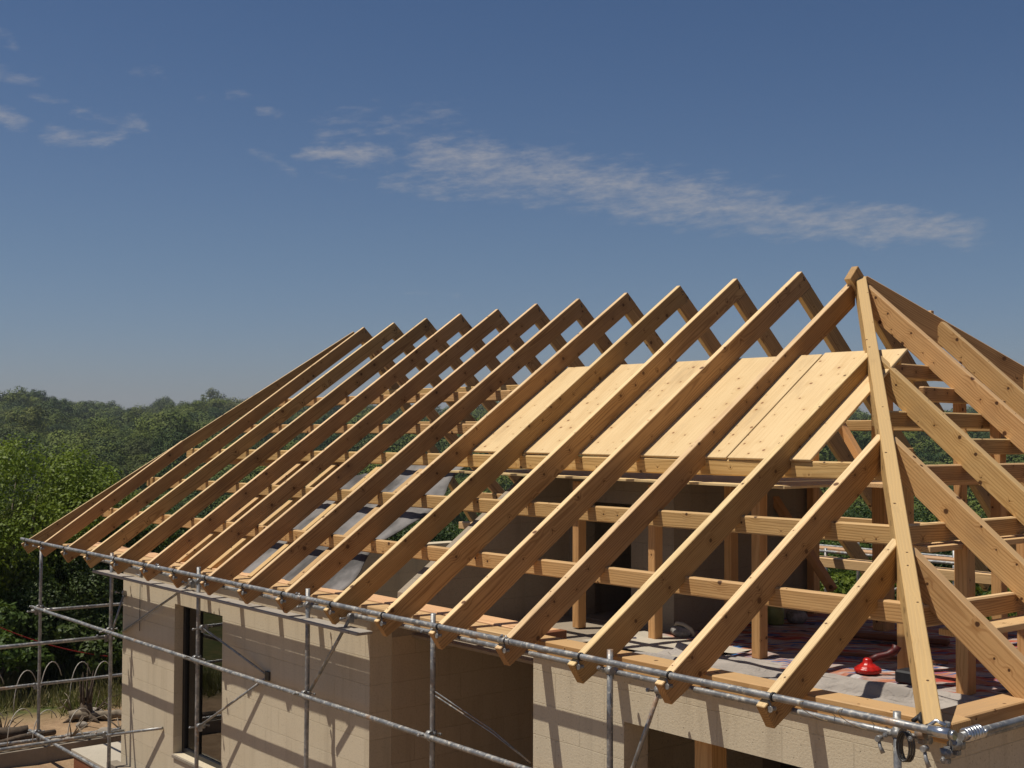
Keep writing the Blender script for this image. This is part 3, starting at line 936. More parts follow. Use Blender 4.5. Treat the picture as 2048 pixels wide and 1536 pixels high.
# scaffold behind the house
sb = thing('tube_scaffold', P(-4, YB + .9, -E0), 'far scaffold seen under the roof at the back of the house', 'scaffold')
for z in (-.10, -1.2):
    pipe('ledger', P(-13.5, YB + .75, z), P(1.6, YB + .75, z), M['steel'], sb)
    pipe('ledger', P(-13.5, YB + 1.5, z), P(1.6, YB + 1.5, z), M['steel'], sb)
for x in (-12, -9.5, -6.55, -4.9, -2.6, -.4):
    pipe('standard', P(x, YB + .75, -E0), P(x, YB + .75, -.05), M['steel'], sb)
    pipe('standard', P(x + .05, YB + 1.5, -E0), P(x + .05, YB + 1.5, .0), M['steel'], sb)
timber('scaffold_board', P(-7, YB + 1.0, -.06), P(1, YB + 1.0, -.06), (0, 0, 1), .25, .04, sb, M['plank'])
pipe('brace', P(-6.5, YB + .8, -1.2), P(-4.9, YB + .8, -.3), M['steel'], sb)
pipe('brace', P(-4.9, YB + .8, -1.0), P(-2.6, YB + .8, -.4), M['steel'], sb)

# ================================================================== CLOTHS AND THINGS ON THE FLOOR
def cloth(name, x0, x1, y0, y1, z, amp, seed, m, label, nx=120, ny=90, dirv=(.9, .25), freq=3.2, edge=.06):
    bm = bmesh.new()
    cx, cy = (x0 + x1) / 2, (y0 + y1) / 2
    gv = {}
    for i in range(nx + 1):
        for j in range(ny + 1):
            u, v = i / nx, j / ny
            x, y = x0 + (x1 - x0) * u, y0 + (y1 - y0) * v
            bx_ = edge * mnoise.noise(Vector((x * 1.5, y * 1.5, seed)))
            a = x * dirv[1] - y * dirv[0]
            b = x * dirv[0] + y * dirv[1]
            w = mnoise.noise(Vector((x * .9, y * .9, seed + 5))) * 1.5
            f = mnoise.noise(Vector((b * .7, a * freq + w, seed)))
            g = mnoise.noise(Vector((b * 2.2, a * freq * 2.4 + w * 2, seed + 9)))
            patch = max(0, mnoise.noise(Vector((x * .8, y * .8, seed + 2))) + .5)
            hgt = amp * patch * (max(0, f) ** 1.3 * 1.5 + max(0, g) * .45) + .003
            gv[i, j] = bm.verts.new((x + bx_ - cx, y + bx_ - cy, hgt))
    for i in range(nx):
        for j in range(ny):
            bm.faces.new((gv[i, j], gv[i + 1, j], gv[i + 1, j + 1], gv[i, j + 1]))
    o = bm_obj(name, bm, m, None, Matrix.Translation(P(cx, cy, z)), True)
    return tag(o, label, 'cloth')
cloth('dust_sheet', -2.9, .72, .72, 2.55, FZ, .17, 3, M['sheet'], 'crumpled pale grey dust sheet spread along the front plate', 200, 130, (.9, .3), 4.2)
cloth('painted_sheet', -3.65, .72, 2.36, 5.95, FZ - .006, .08, 12, M['painted'], 'painted floor cloth streaked orange, red and blue behind the posts', 150, 130, (.8, -.2), 3.8)
cloth('white_sheet', -3.9, -2.5, 2.0, 2.9, FZ + .008, .05, 31, M['white_slab'], 'small whitish sheet lying before the doorway', 40, 40)
cloth('dark_sheet', -.02, .7, 2.85, 3.75, FZ + .012, .26, 44, M['dark_cloth'], 'dark crumpled cloth on the floor at the right edge', 60, 60, (.5, .5), 2.4)

def lathe(bm, prof, seg=24, ripple=0.0, nr=12):
    rings = []
    for r, z in prof:
        rings.append([bm.verts.new((r * (1 + ripple * math.cos(nr * t)) * math.cos(t), r * (1 + ripple * math.cos(nr * t)) * math.sin(t), z)) for t in [2 * math.pi * k / seg for k in range(seg)]])
    for a, b in zip(rings, rings[1:]):
        for k in range(seg):
            bm.faces.new((a[k], a[(k + 1) % seg], b[(k + 1) % seg], b[k])).smooth = True
    bm.faces.new(rings[0][::-1])
    bm.faces.new(rings[-1])

tool = thing('hand_tool', P(-1.13, 2.76, FZ + .02), 'bright red plastic tool with ribbed round base and bent dark handle', 'hand tool')
bm = bmesh.new()
lathe(bm, [(.088, 0), (.108, .006), (.112, .03), (.105, .042), (.092, .045), (.088, .056), (.070, .060), (.058, .075), (.042, .085), (.040, .108), (.030, .122), (.01, .126)], 48, .03, 12)
bm_obj('tool_body', bm, M['red_plastic'], tool, Matrix.Translation(P(-1.13, 2.76, FZ + .02)))
bm = bmesh.new()
add_tube(bm, [(.01, .01, .105), (.05, .07, .135), (.10, .14, .15), (.14, .19, .185), (.15, .205, .225)], [.026, .027, .030, .036, .042], 12)
bm_obj('handle', bm, M['dark_red'], tool, Matrix.Translation(P(-1.13, 2.76, FZ + .02)))
tag(box_obj('rubber_block', P(-.78, 2.62, FZ + .01), P(-.57, 2.80, FZ + .115), M['black_rubber'], None, .015), 'black rubber block on the cloth below the near hip', 'rubber block')
bag = thing('work_bag', P(-3.42, 2.93, FZ), 'small grey lumpy bag with a pale strap by the doorway corner', 'bag')
bm = bmesh.new()
bmesh.ops.create_icosphere(bm, subdivisions=4, radius=.1)
for v in bm.verts:
    v.co.x *= 1.3
    v.co.z *= .62
    v.co *= 1 + .22 * mnoise.noise(v.co * 14)
    v.co.z = max(v.co.z, -.05) + .05
bm_obj('bag_body', bm, M['grey_bag'], bag, Matrix.Translation(P(-3.42, 2.93, FZ + .01)), True)
bm = bmesh.new()
add_tube(bm, [(-.09, -.02, .08), (-.04, -.04, .135), (.04, -.03, .13), (.11, .0, .09), (.135, .02, .03)], .02, 8)
bm_obj('strap', bm, M['white_slab'], bag, Matrix.Translation(P(-3.42, 2.93, FZ + .01)))
bot = thing('drum', P(-3.4, 4.35, FZ), 'squat yellow green container standing on the cloth behind a post', 'container')
bm = bmesh.new()
lathe(bm, [(.085, 0), (.095, .01), (.095, .16), (.085, .19), (.05, .22), (.02, .23)], 24)
bm_obj('container_body', bm, M['bottle'], bot, Matrix.Translation(P(-3.4, 4.35, FZ + .005)))
bm = bmesh.new()
add_tube(bm, [(-.09, 0, .15), (-.06, 0, .25), (.06, 0, .25), (.09, 0, .15)], .008, 6)
bm_obj('handle', bm, M['grey_bag'], bot, Matrix.Translation(P(-3.4, 4.35, FZ + .005)))
bm = bmesh.new()
bmesh.ops.create_icosphere(bm, subdivisions=3, radius=.11)
for v in bm.verts:
    v.co.z *= .7
    v.co *= 1 + .3 * mnoise.noise(v.co * 11 + Vector((3, 1, 0)))
    v.co.z = max(v.co.z, -.06) + .06
tag(bm_obj('plastic_bag', bm, M['grey_bag'], None, Matrix.Translation(P(-3.32, 4.62, FZ)), True), 'crumpled grey bag right of the yellow green container', 'bag')
tag(timber('broken_plank', P(-2.35, 4.05, FZ + .10), P(-1.45, 4.55, FZ + .08), (0, 0, 1), .16, .06, None, M['brown_board'], None, .02), 'dark broken plank lying on the painted cloth near the king post', 'plank')
tag(timber('batten', P(-2.0, 3.15, FZ + .055), P(-.9, 3.62, FZ + .055), (0, 0, 1), .05, .03, None, M['brown_board'], None, .006), 'thin dark batten on the painted cloth behind the red tool', 'batten')

# ================================================================== GROUND, HILLS
CX, CY = 5.29, -6.45
def hill(r, az):
    """terrain height (world z) at distance r from the camera footing along azimuth az (degrees)."""
    if r < 26:
        return 0.0
    v = -7.5 * min(1, (r - 26) / 110)
    if r > 130:
        t = min(1.0, (r - 130) / 570)
        left = 1.0 if az > 150 else .86 + .14 * max(0, (az - 135) / 15)
        v += 17.5 * left * (1 + .05 * math.sin(az * .9 + 1.0) + .04 * math.sin(az * 2.3)) * t ** 1.05
        v += 3.6 * math.exp(-((r - 265 - 14 * math.sin(az * .55)) / 42) ** 2) * (.6 + .4 * math.sin(az * .8 + 2))
        v += 4.2 * math.exp(-((r - 430 - 20 * math.sin(az * .5 + 1)) / 50) ** 2) * (.6 + .4 * math.sin(az * .7))
        v += 4.5 * t * mnoise.noise(Vector((r * .014, az * .3, 4)))
        v += t * (4.2 * math.exp(-((az - 161.4) / 1.1) ** 2) - 2.6 * math.exp(-((az - 157.6) / 1.3) ** 2) + 1.2 * math.exp(-((az - 153.5) / 1.5) ** 2))
    if r > 715:
        v -= (r - 715) * .10
    return v
radii = [.6 * 1.042 ** k for k in range(200)]
radii = [r for r in radii if r < 1500]
NA = 240
verts = [(CX, CY, 0.0)]
for r in radii:
    for k in range(NA):
        a = 360 * k / NA
        x, y = CX + r * math.cos(math.radians(a)), CY + r * math.sin(math.radians(a))
        z = hill(r, a)
        if 9 < r < 60:
            outside = not (-12.5 < x < 2 and -.6 < y < 9.5)
            z += (.05 * mnoise.noise(Vector((x * .7, y * .7, 0))) + .03 * mnoise.noise(Vector((x * 2.3, y * 2.3, 5)))) * (1 if outside else 0)
        verts.append((x, y, z))
bm = bmesh.new()
bv = [bm.verts.new(v) for v in verts]
for k in range(NA):
    bm.faces.new((bv[0], bv[1 + k], bv[1 + (k + 1) % NA]))
for i in range(len(radii) - 1):
    for k in range(NA):
        a, b = 1 + i * NA + k, 1 + i * NA + (k + 1) % NA
        bm.faces.new((bv[a], bv[a + NA], bv[b + NA], bv[b]))
ground = bm_obj('ground', bm, M['ground'], None, None, True)
struct(ground)

# --- foliage generators
def leaf_cloud(centres, radii_, n, size, rng, flat=1.0, up=.35, outw=.8, tri=False):
    """n rhombic leaves scattered through clump spheres -> (verts, quads)."""
    c = np.asarray(centres)
    w = np.asarray(radii_) ** 2
    idx = rng.choice(len(c), n, p=w / w.sum())
    d = rng.normal(size=(n, 3))
    d /= np.linalg.norm(d, axis=1)[:, None]
    rr = np.asarray(radii_)[idx] * rng.uniform(.25, 1.0, n) ** .45
    p = c[idx] + d * rr[:, None] * np.array([1, 1, flat])
    nrm = rng.normal(size=(n, 3)) * (.8 / max(outw, .8)) + d * outw
    nrm[:, 2] += up
    nrm /= np.linalg.norm(nrm, axis=1)[:, None]
    t = np.cross(nrm, rng.normal(size=(n, 3)))
    t /= np.linalg.norm(t, axis=1)[:, None]
    b = np.cross(nrm, t)
    s = size * rng.uniform(.6, 1.35, n)
    L, Wd = s[:, None], s[:, None] * .55
    if tri:
        v = np.stack([p - t * L * .8 - b * Wd, p - t * L * .8 + b * Wd, p + t * L], axis=1).reshape(-1, 3)
        return v, np.arange(n * 3).reshape(n, 3)
    v = np.stack([p - t * L, p + b * Wd, p + t * L, p - b * Wd], axis=1).reshape(-1, 3)
    q = np.arange(n * 4).reshape(n, 4)
    return v, q

def crown_clumps(rx, rz, k, rng, low=-.5):
    out, rad = [], []
    while len(out) < k:
        d = rng.normal(size=3)
        d /= np.linalg.norm(d)
        if d[2] < low:
            continue
        r = rng.uniform(.45, .95)
        out.append((d[0] * rx * r, d[1] * rx * r, d[2] * rz * r))
        rad.append(rx * rng.uniform(.20, .40))
    return np.array(out), np.array(rad)

# --- the wooded hills: one mass
def forest():
    rng = np.random.default_rng(5)
    tmpl = []
    for big, sz, nc in ((3000, .036, 15), (3000, .036, 13), (1300, .054, 11), (1300, .054, 10), (650, .072, 8), (650, .072, 7)):
        c, r = crown_clumps(.85, .62, nc, rng, -.1)
        r = r * 1.25
        c = np.concatenate([c, [[0, 0, 0]]])
        r = np.concatenate([r, [.8]])
        v, q = leaf_cloud(c, r, big, sz, rng, .85, .6, 2.4, True)
        tmpl.append((v, q))
    V, Q, T = [], [], []
    off = 0
    def put(r, az, s, kind):
        nonlocal off
        a = math.radians(az)
        x, y = CX + r * math.cos(a), CY + r * math.sin(a)
        z = hill(r, az)
        v, q = tmpl[kind]
        th = rng.uniform(0, 6.28)
        R = np.array([[math.cos(th), -math.sin(th), 0], [math.sin(th), math.cos(th), 0], [0, 0, 1]])
        hz = s * rng.uniform(.8, 1.15)
        vv = (v * np.array([s, s, hz])) @ R.T + np.array([x, y, z + s * rng.uniform(.75, 1.25)])
        V.append(vv)
        Q.append(q + off)
        off += len(vv)
        patch = mnoise.noise(Vector((r * .02, az * .28, 1.0)))
        t0 = np.clip(.46 + .85 * patch + rng.normal() * .34, 0, 1)
        t1 = np.clip(mnoise.noise(Vector((r * .03, az * .5, 8.0))) * 1.2 + rng.normal() * .2, 0, 1)
        T.append(np.tile([t0, t1, 0], (len(vv), 1)))
    r = 120.0
    while r < 712:
        spacing = 3.7 + r * .0027
        az = 113.0 + rng.uniform(0, 1)
        while az < 167:
            dense = az > 149
            s = rng.uniform(.45, .85) * spacing * (1.45 if rng.uniform() < .16 else .95)
            k = int(rng.integers(0, 2)) + ((0 if r < 215 else 2 if r < 430 else 4) if dense else (2 if r < 200 else 4))
            put(r + rng.uniform(-.5, .5) * spacing, az, s, k)
            az += math.degrees(spacing / r) * rng.uniform(.75, 1.25) * (1.0 if dense else 1.45)
        r += spacing * (.95 if r < 420 else 1.15)
    for k in range(120):                                     # woods on the valley side in front of the house
        put(rng.uniform(38, 85), rng.uniform(176, 250), rng.uniform(3, 5.5), 4)
    V = np.concatenate(V)
    Q = np.concatenate(Q)
    T = np.concatenate(T).astype(np.float32)
    me = np_mesh('hillside_woods', V, Q)
    at = me.attributes.new('tint', 'FLOAT_VECTOR', 'POINT')
    at.data.foreach_set('vector', T.ravel())
    o = new_obj('hillside_woods', me, M['forest'])
    o['kind'] = 'stuff'
    o['label'] = 'dense green woods covering the distant hillside'
    return o
forest()

# --- individual trees
def tree_meshes(rx, rz, hgt, nleaf, size, seed, clumps=26, low=-.6, spread=1.0):
    rng = np.random.default_rng(seed)
    c, r = crown_clumps(rx, rz, clumps, rng, low)
    c[:, 2] += hgt
    v, q = leaf_cloud(c, r * spread, nleaf, size, rng, .85, .5, 1.3)
    crown = np_mesh('crown', v, q)
    bm = bmesh.new()
    top = hgt
    pts = [(0, 0, -.3)]
    for k in range(1, 6):
        t = k / 5
        pts.append((rng.normal() * .06 * t * rx, rng.normal() * .06 * t * rx, top * t))
    add_tube(bm, pts, [.055 * hgt ** .5 * 1.1 * (1 - .14 * k) for k in range(6)], 8)
    for k in range(min(9, len(c))):
        t = rng.uniform(.3, .95)
        a = Vector(pts[-1]) * t
        b = Vector(c[k])
        mid = (a + b) / 2 + Vector((rng.normal(), rng.normal(), rng.normal())) * .08 * rx
        add_tube(bm, [a, mid, b], [.03 * hgt ** .5, .02 * hgt ** .5, .006], 6)
    me = bpy.data.meshes.new('trunk')
    bm.to_mesh(me)
    bm.free()
    return crown, me

KIND = {
    'light': (tree_meshes(2.1, 1.9, 2.9, 34000, .036, 1, 60, -.8, .85), 'leaf_light', 'bark_pale'),
    'round': (tree_meshes(1.9, 1.7, 2.5, 16000, .055, 2, 36), 'leaf_mid', 'bark'),
    'dark': (tree_meshes(2.2, 2.0, 2.7, 17000, .06, 3, 36, -.9), 'leaf_dark', 'bark'),
    'bush': (tree_meshes(1.1, .9, .75, 5500, .055, 4, 22, -.4), 'leaf_mid', 'bark'),
    'shrub': (tree_meshes(.95, 1.15, 1.1, 6000, .05, 6, 24, -.8), 'leaf_light', 'bark_pale'),
}
first = {}
for k, ((cm, tm), lm, bmn) in KIND.items():
    cm.materials.append(M[lm])
    tm.materials.append(M[bmn])
def plant(kind, r, az, s, label, cat='tree', group=None, name=None, sz=None, mcrown=None):
    a = math.radians(az)
    x, y = CX + r * math.cos(a), CY + r * math.sin(a)
    o = thing(name or 'tree', Vector((x, y, hill(r, az))), label, cat, group)
    (cm, tm), lm, bmn = KIND[kind]
    mw = Matrix.Translation(o.matrix_world.translation) @ Matrix.Rotation(random.uniform(0, 6.28), 4, 'Z') @ Matrix.Diagonal((s, s, sz or s, 1))
    cr = new_obj('crown', cm, None, o, mw)
    tr = new_obj('trunk', tm, None, o, mw)
    if mcrown:
        cr.material_slots[0].link = 'OBJECT'
        cr.material_slots[0].material = M[mcrown]
    return o
plant('light', 27.5, 161.9, 1.02, 'bright yellow green feathery tree at the left edge above the scaffold')
plant('light', 28.5, 160.1, .82, 'smaller bright green tree right behind the first rafter tails', mcrown='leaf_light')
plant('dark', 29.5, 163.2, .74, 'dark leafy tree filling the left edge below the bright one')
plant('dark', 28.0, 158.7, .78, 'dark green tree beside the left corner of the block wall')
plant('round', 27.0, 161.0, .66, 'mid green rounded bush between the two left scaffold poles', 'bush', name='bush')
plant('dark', 26.6, 160.0, .58, 'low dark bush behind the tree stump', 'bush', name='bush')
plant('bush', 25.6, 162.4, 1.05, 'low spreading green bush at the left edge beside the dry grass', 'bush', name='bush')
plant('round', 29.5, 157.6, .80, 'green tree peeking above the eave left of the house corner')
plant('bush', 25.8, 159.2, .95, 'small leafy bush touching the house corner at left', 'bush', name='bush')
plant('dark', 33.0, 161.2, .78, 'tall dark tree behind the bright yellow green one')
gl = 'green tree glimpsed through the roof timbers behind the house'
for k in range(30):
    az = 117 + 38 * (k + .5) / 30 + random.uniform(-.5, .5)
    plant(('dark', 'round', 'dark')[k % 3], random.uniform(34, 48), az, random.uniform(.66, .88), gl, 'tree', 'trees behind the house')
gs = 'bright green shrub glimpsed under the rafters behind the back scaffold'
for k in range(13):
    az = 119 + 22 * (k + .5) / 13 + random.uniform(-.4, .4)
    plant('shrub', random.uniform(24.5, 29), az, random.uniform(.85, 1.15), gs, 'shrub', 'shrubs behind the back scaffold', 'shrub')

# --- site clutter at the lower left
lw = wall_obj('low_wall', 'y', -13.86, -13.70, -5.5, 5.0, -E0 - .05, -3.0, M['concrete'], None)
tag(lw, 'low concrete kerb wall on the soil at bottom left', 'low wall')
bm = bmesh.new()
pts2 = []
for q in range(2):
    add_tube(bm, [(.018 * math.cos(t * 9 + q * math.pi), t * .8, .018 * math.sin(t * 9 + q * math.pi) + .02) for t in [k * .06 for k in range(190)]], .016, 6)
o = bm_obj('twisted_rope', bm, M['twine'], None, Matrix.Translation(P(-13.78, -4.0, -2.985)), True)
tag(o, 'twisted brown rope lying along the low concrete wall', 'rope')
st = thing('slab_platform', P(-12.4, .4, -E0), 'white topped platform with red brown side at the house corner', 'platform')
box_obj('platform_top', P(-13.08, .36, -2.99), P(-11.62, 1.75, -2.93), M['white_slab'], st, .005)
box_obj('platform_base', P(-13.05, .39, -E0 - .05), P(-11.65, 1.72, -2.992), M['brown_board'], st, .004)

stp = thing('tree_stump', P(-15.9, 1.65, -E0), 'splintered brown tree stump behind the left scaffold', 'tree stump')
bm = bmesh.new()
add_tube(bm, [(0, 0, -.1), (.0, .0, .15), (.02, .0, .35)], [.24, .19, .15], 12)
for k in range(7):
    t = k * .9
    add_tube(bm, [(.10 * math.cos(t), .10 * math.sin(t), .25), (.14 * math.cos(t), .14 * math.sin(t), .45 + .08 * (k % 3)), (.18 * math.cos(t) + .03, .2 * math.sin(t), .65 + .16 * (k % 4))], [.06, .04, .008], 6)
for k in range(6):
    t = k * 1.05 + .3
    add_tube(bm, [(.12 * math.cos(t), .12 * math.sin(t), .08), (.35 * math.cos(t), .35 * math.sin(t), .05), (.6 * math.cos(t), .6 * math.sin(t), -.02)], [.08, .05, .012], 6)
bm_obj('stump_wood', bm, M['bark'], stp, Matrix.Translation(P(-15.9, 1.65, -E0 + .02)) @ Matrix.Diagonal((.62, .62, .85, 1)))
def log(A, B, r, m, label, cat='log', name='log'):
    A, B = Vector(A), Vector(B)
    n_ = 10
    pts = [A.lerp(B, k / n_) + Vector((random.gauss(0, .02), random.gauss(0, .02), random.gauss(0, .012))) for k in range(n_ + 1)]
    return tag(tube_obj(name, pts, [r * (1 - .35 * k / n_) for k in range(n_ + 1)], M[m], None, 9), label, cat)
log(P(-15.6, -1.9, -3.08), P(-15.3, .5, -3.1), .14, 'bark', 'thick dark fallen log on the soil at the left edge')
log(P(-14.6, -2.2, -3.14), P(-15.2, .9, -3.14), .07, 'bark', 'thin dark fallen branch in front of the thick log', 'branch', 'branch')
log(P(-16.0, 1.4, -3.12), P(-15.4, 2.5, -3.12), .09, 'bark_pale', 'pale split branch lying beside the stump', 'branch', 'branch')
o = pipe('loose_tube', P(-15.0, -.6, -3.17), P(-14.6, 3.5, -3.17), M['steel'], None, .03)
tag(o, 'loose steel tube lying on the soil before the stump', 'steel tube')
for k in range(9):
    q = P(random.uniform(-17.5, -14.4), random.uniform(-1.5, 2.2), -3.16)
    bm = bmesh.new()
    for b in range(6):
        th = random.uniform(0, 6.28)
        l = random.uniform(.25, .6)
        add_tube(bm, [(0, 0, 0), (l * .5 * math.cos(th), l * .5 * math.sin(th), random.uniform(.1, .3)), (l * math.cos(th), l * math.sin(th), random.uniform(.0, .35))], [.014, .01, .004], 5)
    tag(bm_obj('dead_twigs', bm, M['bark_pale'] if k % 2 else M['bark'], None, Matrix.Translation(q)), 'tuft of dead twigs on the soil near the fallen log', 'twigs', 'dead twigs on the soil')
for k in range(14):
    bm = bmesh.new()
    s = random.uniform(.06, .16)
    bmesh.ops.create_icosphere(bm, subdivisions=2, radius=s)
    for v in bm.verts:
        v.co *= 1 + .35 * mnoise.noise(v.co * 6 + Vector((k, 0, 0)))
        v.co.z *= .6
    tag(bm_obj('stone', bm, M['stone'], None, Matrix.Translation(P(random.uniform(-16.6, -14.1), random.uniform(-1.2, 2.4), -3.18))), 'rough pale stone on the soil between wall and stump', 'stone', 'stones on the soil')
# two rows of thin hoops
hoops = [(-17.1, .50, .76), (-17.0, 1.02, .74), (-16.9, 1.42, .86), (-17.0, 1.98, .78), (-16.9, 2.34, .76), (-15.0, -.15, .55), (-14.9, .25, .55), (-14.8, .60, .5), (-14.8, 1.15, .45)]
for k, (x, y, hh) in enumerate(hoops):
    pts = [(-.08 * math.cos(t), .24 * math.cos(t), hh * math.sin(t) ** .8 if 0 < t < math.pi else 0) for t in [math.pi * q / 14 for q in range(15)]]
    bm = bmesh.new()
    add_tube(bm, pts[3:], .008, 6)
    back = k < 5
    tag(bm_obj('garden_hoop', bm, M['hoop'], None, Matrix.Translation(P(x, y, -E0 + .02)), True), 'thin pale hoop stuck in the soil, ' + ('taller one of the back row before the bushes' if back else 'shorter one of the front row by the log'), 'hoop', 'back row of hoops' if back else 'front row of hoops')
# red rope strung in front of the bushes
pts = []
A, B = P(-18.0, .87, -1.83), P(-18.0, 3.14, -2.62)
for k in range(21):
    t = -.4 + 1.8 * k / 20
    p = A.lerp(B, t)
    p.z -= .10 * 4 * t * (1 - t)
    pts.append(p)
tag(tube_obj('red_rope', pts, .011, M['red_rope'], None, 6), 'thin red rope sagging in front of the dark bushes', 'rope')

# --- grass: stuff
def grass():
    rng = np.random.default_rng(9)
    n = 16000
    x = rng.uniform(-22.5, -16.4, n)
    y = rng.uniform(-3.5, 4.5, n)
    dens = np.array([mnoise.noise(Vector((a * .8, b * .8, 2))) for a, b in zip(x, y)])
    keep = dens > -.12
    x, y = x[keep], y[keep]
    n = len(x)
    h = rng.uniform(.12, .42, n)
    th = rng.uniform(0, 6.28, n)
    w = .010
    bend = rng.normal(size=(n, 2)) * .12
    z0 = np.zeros(n) - .02
    dx, dy = np.cos(th) * w, np.sin(th) * w
    v = np.stack([np.stack([x - dx, y - dy, z0], 1), np.stack([x + dx, y + dy, z0], 1),
                  np.stack([x + dx * .3 + bend[:, 0], y + dy * .3 + bend[:, 1], h], 1), np.stack([x - dx * .3 + bend[:, 0], y - dy * .3 + bend[:, 1], h], 1)], 1).reshape(-1, 3)
    q = np.arange(n * 4).reshape(n, 4)
    o = new_obj('dry_grass', np_mesh('dry_grass', v, q), M['leaf_dry'])
    o['kind'] = 'stuff'
    o['label'] = 'dry grass on the soil before the bushes'
grass()
def undergrowth():
    rng = np.random.default_rng(21)
    cs, rs = [], []
    for k in range(420):
        az = rng.uniform(115, 167)
        r = rng.uniform(28.5 if az > 156.5 else 27, 62)
        a = math.radians(az)
        cs.append((CX + r * math.cos(a), CY + r * math.sin(a), hill(r, az) + rng.uniform(.1, .9)))
        rs.append(rng.uniform(.7, 1.6))
    v, q = leaf_cloud(np.array(cs), np.array(rs), 90000, .10, rng, .8, .5)
    o = new_obj('undergrowth', np_mesh('undergrowth', v, q), M['leaf_dark'])
    o['kind'] = 'stuff'
    o['label'] = 'dense dark undergrowth below the trees around the house'
undergrowth()

# ================================================================== AIR
hm = bpy.data.materials.new('air')
hm.use_nodes = True
hn = N(hm.node_tree)
pv = hn.n('ShaderNodeVolumePrincipled')
pv.inputs['Color'].default_value = rgb(.80, .86, .95)
pv.inputs['Density'].default_value = .00019
pv.inputs['Anisotropy'].default_value = .2
ho = hn.n('ShaderNodeOutputMaterial')
hn.l(pv.outputs[0], ho.inputs['Volume'])
hz = box_obj('haze', (-1600, -1600, -95), (1600, 1600, 40), hm, None, 0)
hz['kind'] = 'stuff'
hz['label'] = 'thin bluish haze in the air over the valley'

# ================================================================== WORLD, SUN, CAMERA
SUN = Vector((-.22, -.36, 1.0)).normalized()
elev = math.asin(SUN.z)
rot = math.atan2(SUN.x, SUN.y)
world = bpy.data.worlds.new('World')
scene.world = world
world.use_nodes = True
n = N(world.node_tree)
sky = n.n('ShaderNodeTexSky', sky_type='NISHITA')
sky.sun_disc = False
sky.sun_elevation = elev
sky.sun_rotation = rot
sky.altitude = 200
sky.air_density = 1.0
sky.dust_density = .6
sky.ozone_density = 2.0
dirv = n.n('ShaderNodeTexCoord').outputs['Generated']
x, y, z = n.sep(dirv)
azd = n.m('MULTIPLY', n.m('ARCTAN2', y, x), 57.29578)          # degrees
eld = n.m('MULTIPLY', n.m('ARCSINE', z), 57.29578)
skyc = n.mix(1.0, sky.outputs[0], rgb(.79, .87, 1.03), 'MULTIPLY')
hs = n.n('ShaderNodeHueSaturation')
n.l(skyc, hs.inputs['Color'])
hs.inputs['Saturation'].default_value = 1.0
skyc = hs.outputs[0]
# thin cirrus: soft strokes in (azimuth, elevation) broken up by stretched noise
def P2(px_, py_):
    return (163.0 - px_ * .02185, 1.9 + (768 - py_) * .02165)
strokes = [
    ((640, 240), (880, 205), 1.0, .50), ((610, 292), (750, 290), .55, .95), ((480, 296), (570, 325), .40, .55), ((640, 330), (700, 340), .4, .45),
    ((860, 290), (1240, 350), 1.5, .95), ((780, 350), (1250, 375), .9, .65), ((1150, 340), (1500, 400), 1.5, .95), ((1350, 385), (1930, 466), .95, .95), ((1250, 400), (1800, 470), .75, .75),
    ((0, 178), (70, 190), .55, .6), ((60, 215), (130, 226), .4, .45), ((95, 292), (190, 288), .55, .85), ((190, 285), (262, 250), .45, .75), ((150, 235), (260, 258), .35, .6),
    ((-40, 258), (22, 264), .55, .95), ((255, 153), (305, 155), .35, .55), ((385, 188), (420, 192), .32, .5), ((440, 182), (490, 186), .4, .45), ((498, 210), (530, 213), .32, .6), ((-20, 112), (20, 112), .4, .6), ((175, 152), (195, 155), .3, .3),
    ((720, 565), (920, 577), .22, .30), ((420, 518), (550, 532), .25, .12),
]
wv = n.xyz(n.m('MULTIPLY', azd, .55), n.m('MULTIPLY', eld, 1.1), 0.0)
w1 = n.m('MULTIPLY', n.m('SUBTRACT', n.noise(wv, .9, 3.0), .5), 1.6)
w2 = n.m('MULTIPLY', n.m('SUBTRACT', n.noise(n.xyz(n.m('MULTIPLY', azd, .55), n.m('MULTIPLY', eld, 1.1), 9.0), .9, 3.0), .5), 1.0)
au = n.m('ADD', azd, w1)
ev = n.m('ADD', eld, w2)
acc = None
for (a, b, wd, st) in strokes:
    px0 = a[0]
    (a0, e0), (a1, e1) = P2(*a), P2(*b)
    du, dv = a1 - a0, e1 - e0
    L2 = du * du + dv * dv
    pu, pv = n.m('SUBTRACT', au, a0), n.m('SUBTRACT', ev, e0)
    t = n.m('ADD', n.m('MULTIPLY', pu, du / L2), n.m('MULTIPLY', pv, dv / L2), clamp=True)
    qu = n.m('SUBTRACT', pu, n.m('MULTIPLY', t, du))
    qv = n.m('SUBTRACT', pv, n.m('MULTIPLY', t, dv))
    d2 = n.m('ADD', n.m('MULTIPLY', qu, n.m('MULTIPLY', qu, .55)), n.m('MULTIPLY', qv, qv))
    g = n.m('MULTIPLY', n.m('EXPONENT', n.m('MULTIPLY', d2, -1.0 / (wd * wd * .75))), st * (1.0 if px0 < 560 else 1.1))
    acc = g if acc is None else n.m('MAXIMUM', acc, g)
sv = n.xyz(n.m('ADD', n.m('MULTIPLY', azd, .42), n.m('MULTIPLY', eld, .10)), n.m('SUBTRACT', n.m('MULTIPLY', eld, 1.5), n.m('MULTIPLY', azd, -.10)), 3.0)
tex = n.noise(sv, 1.7, 10.0, .66)
cov = n.ss(n.m('ADD', n.m('MULTIPLY', acc, .62), n.m('MULTIPLY', n.m('SUBTRACT', tex, .5), 1.35)), .17, .98)
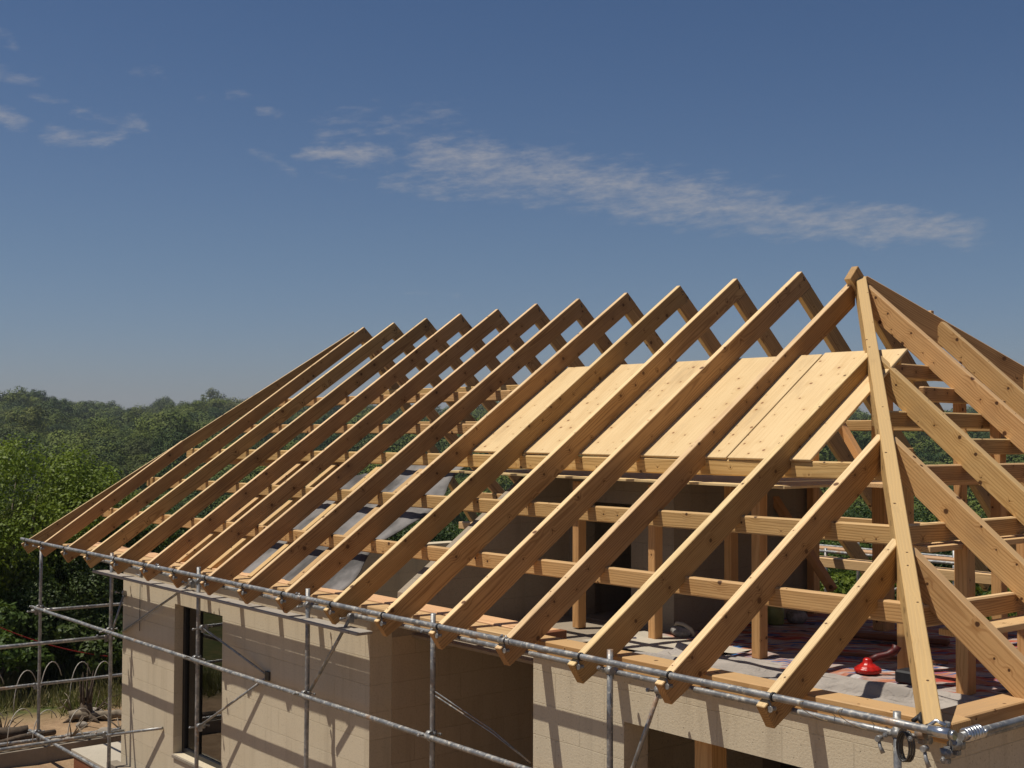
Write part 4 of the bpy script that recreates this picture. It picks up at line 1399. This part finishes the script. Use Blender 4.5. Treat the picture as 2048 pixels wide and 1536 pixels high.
cov = n.m('MULTIPLY', cov, n.ss(acc, .03, .30))
fine = n.noise(n.xyz(n.m('ADD', n.m('MULTIPLY', azd, .9), n.m('MULTIPLY', eld, .4)), n.m('MULTIPLY', eld, 2.6), 11.0), 2.4, 6.0, .65)
cov = n.m('MULTIPLY', cov, n.ss(fine, .22, .62, .45, 1.0))
low = n.ss(eld, 0.0, 9.0, 1.0, 0.0)
high = n.ss(eld, 8.0, 20.0)
skyc = n.mix(high, skyc, n.mix(1.0, skyc, rgb(.86, .93, .97), 'MULTIPLY'))
skyc = n.mix(low, skyc, n.mix(1.0, skyc, rgb(1.0, .965, 1.08), 'MULTIPLY'))
bg = n.n('ShaderNodeBackground')
STR = .055
n.l(n.mix(n.m('MULTIPLY', cov, .66), skyc, rgb(6.9, 6.75, 6.95)), bg.inputs[0])
bg.inputs[1].default_value = STR
wo = n.n('ShaderNodeOutputWorld')
n.l(bg.outputs[0], wo.inputs[0])

sd = bpy.data.lights.new('sun', 'SUN')
sd.energy = 4.8
sd.angle = math.radians(.5)
sd.color = (1.0, .93, .82)
so = bpy.data.objects.new('sun', sd)
so.rotation_euler = SUN.to_track_quat('Z', 'Y').to_euler()
so.location = (0, 0, 30)
COL.objects.link(so)

cd = bpy.data.cameras.new('camera')
cam = bpy.data.objects.new('camera', cd)
COL.objects.link(cam)
cd.sensor_width = 36
cd.lens = 2520.16 / 2048 * 36
cd.clip_end = 4000
cd.clip_start = .05
fw = Vector((-.77230171, .6342895, .03502702))
rt = Vector((.63477008, .77269311, .00350853))
up = Vector((-.02483971, .02494375, .99938021))
up = rt.cross(fw)
mw = Matrix((rt, up, -fw)).transposed().to_4x4()
mw.translation = P(5.29364527, -6.44785764, 1.75923778)
cam.matrix_world = mw
scene.camera = cam

scene.render.engine = 'CYCLES'
vs = scene.view_settings
vs.view_transform = 'Standard'
vs.look = 'None'
vs.exposure = 0.0
vs.gamma = 1.0
vs.use_curve_mapping = False
scene.cycles.max_bounces = 8
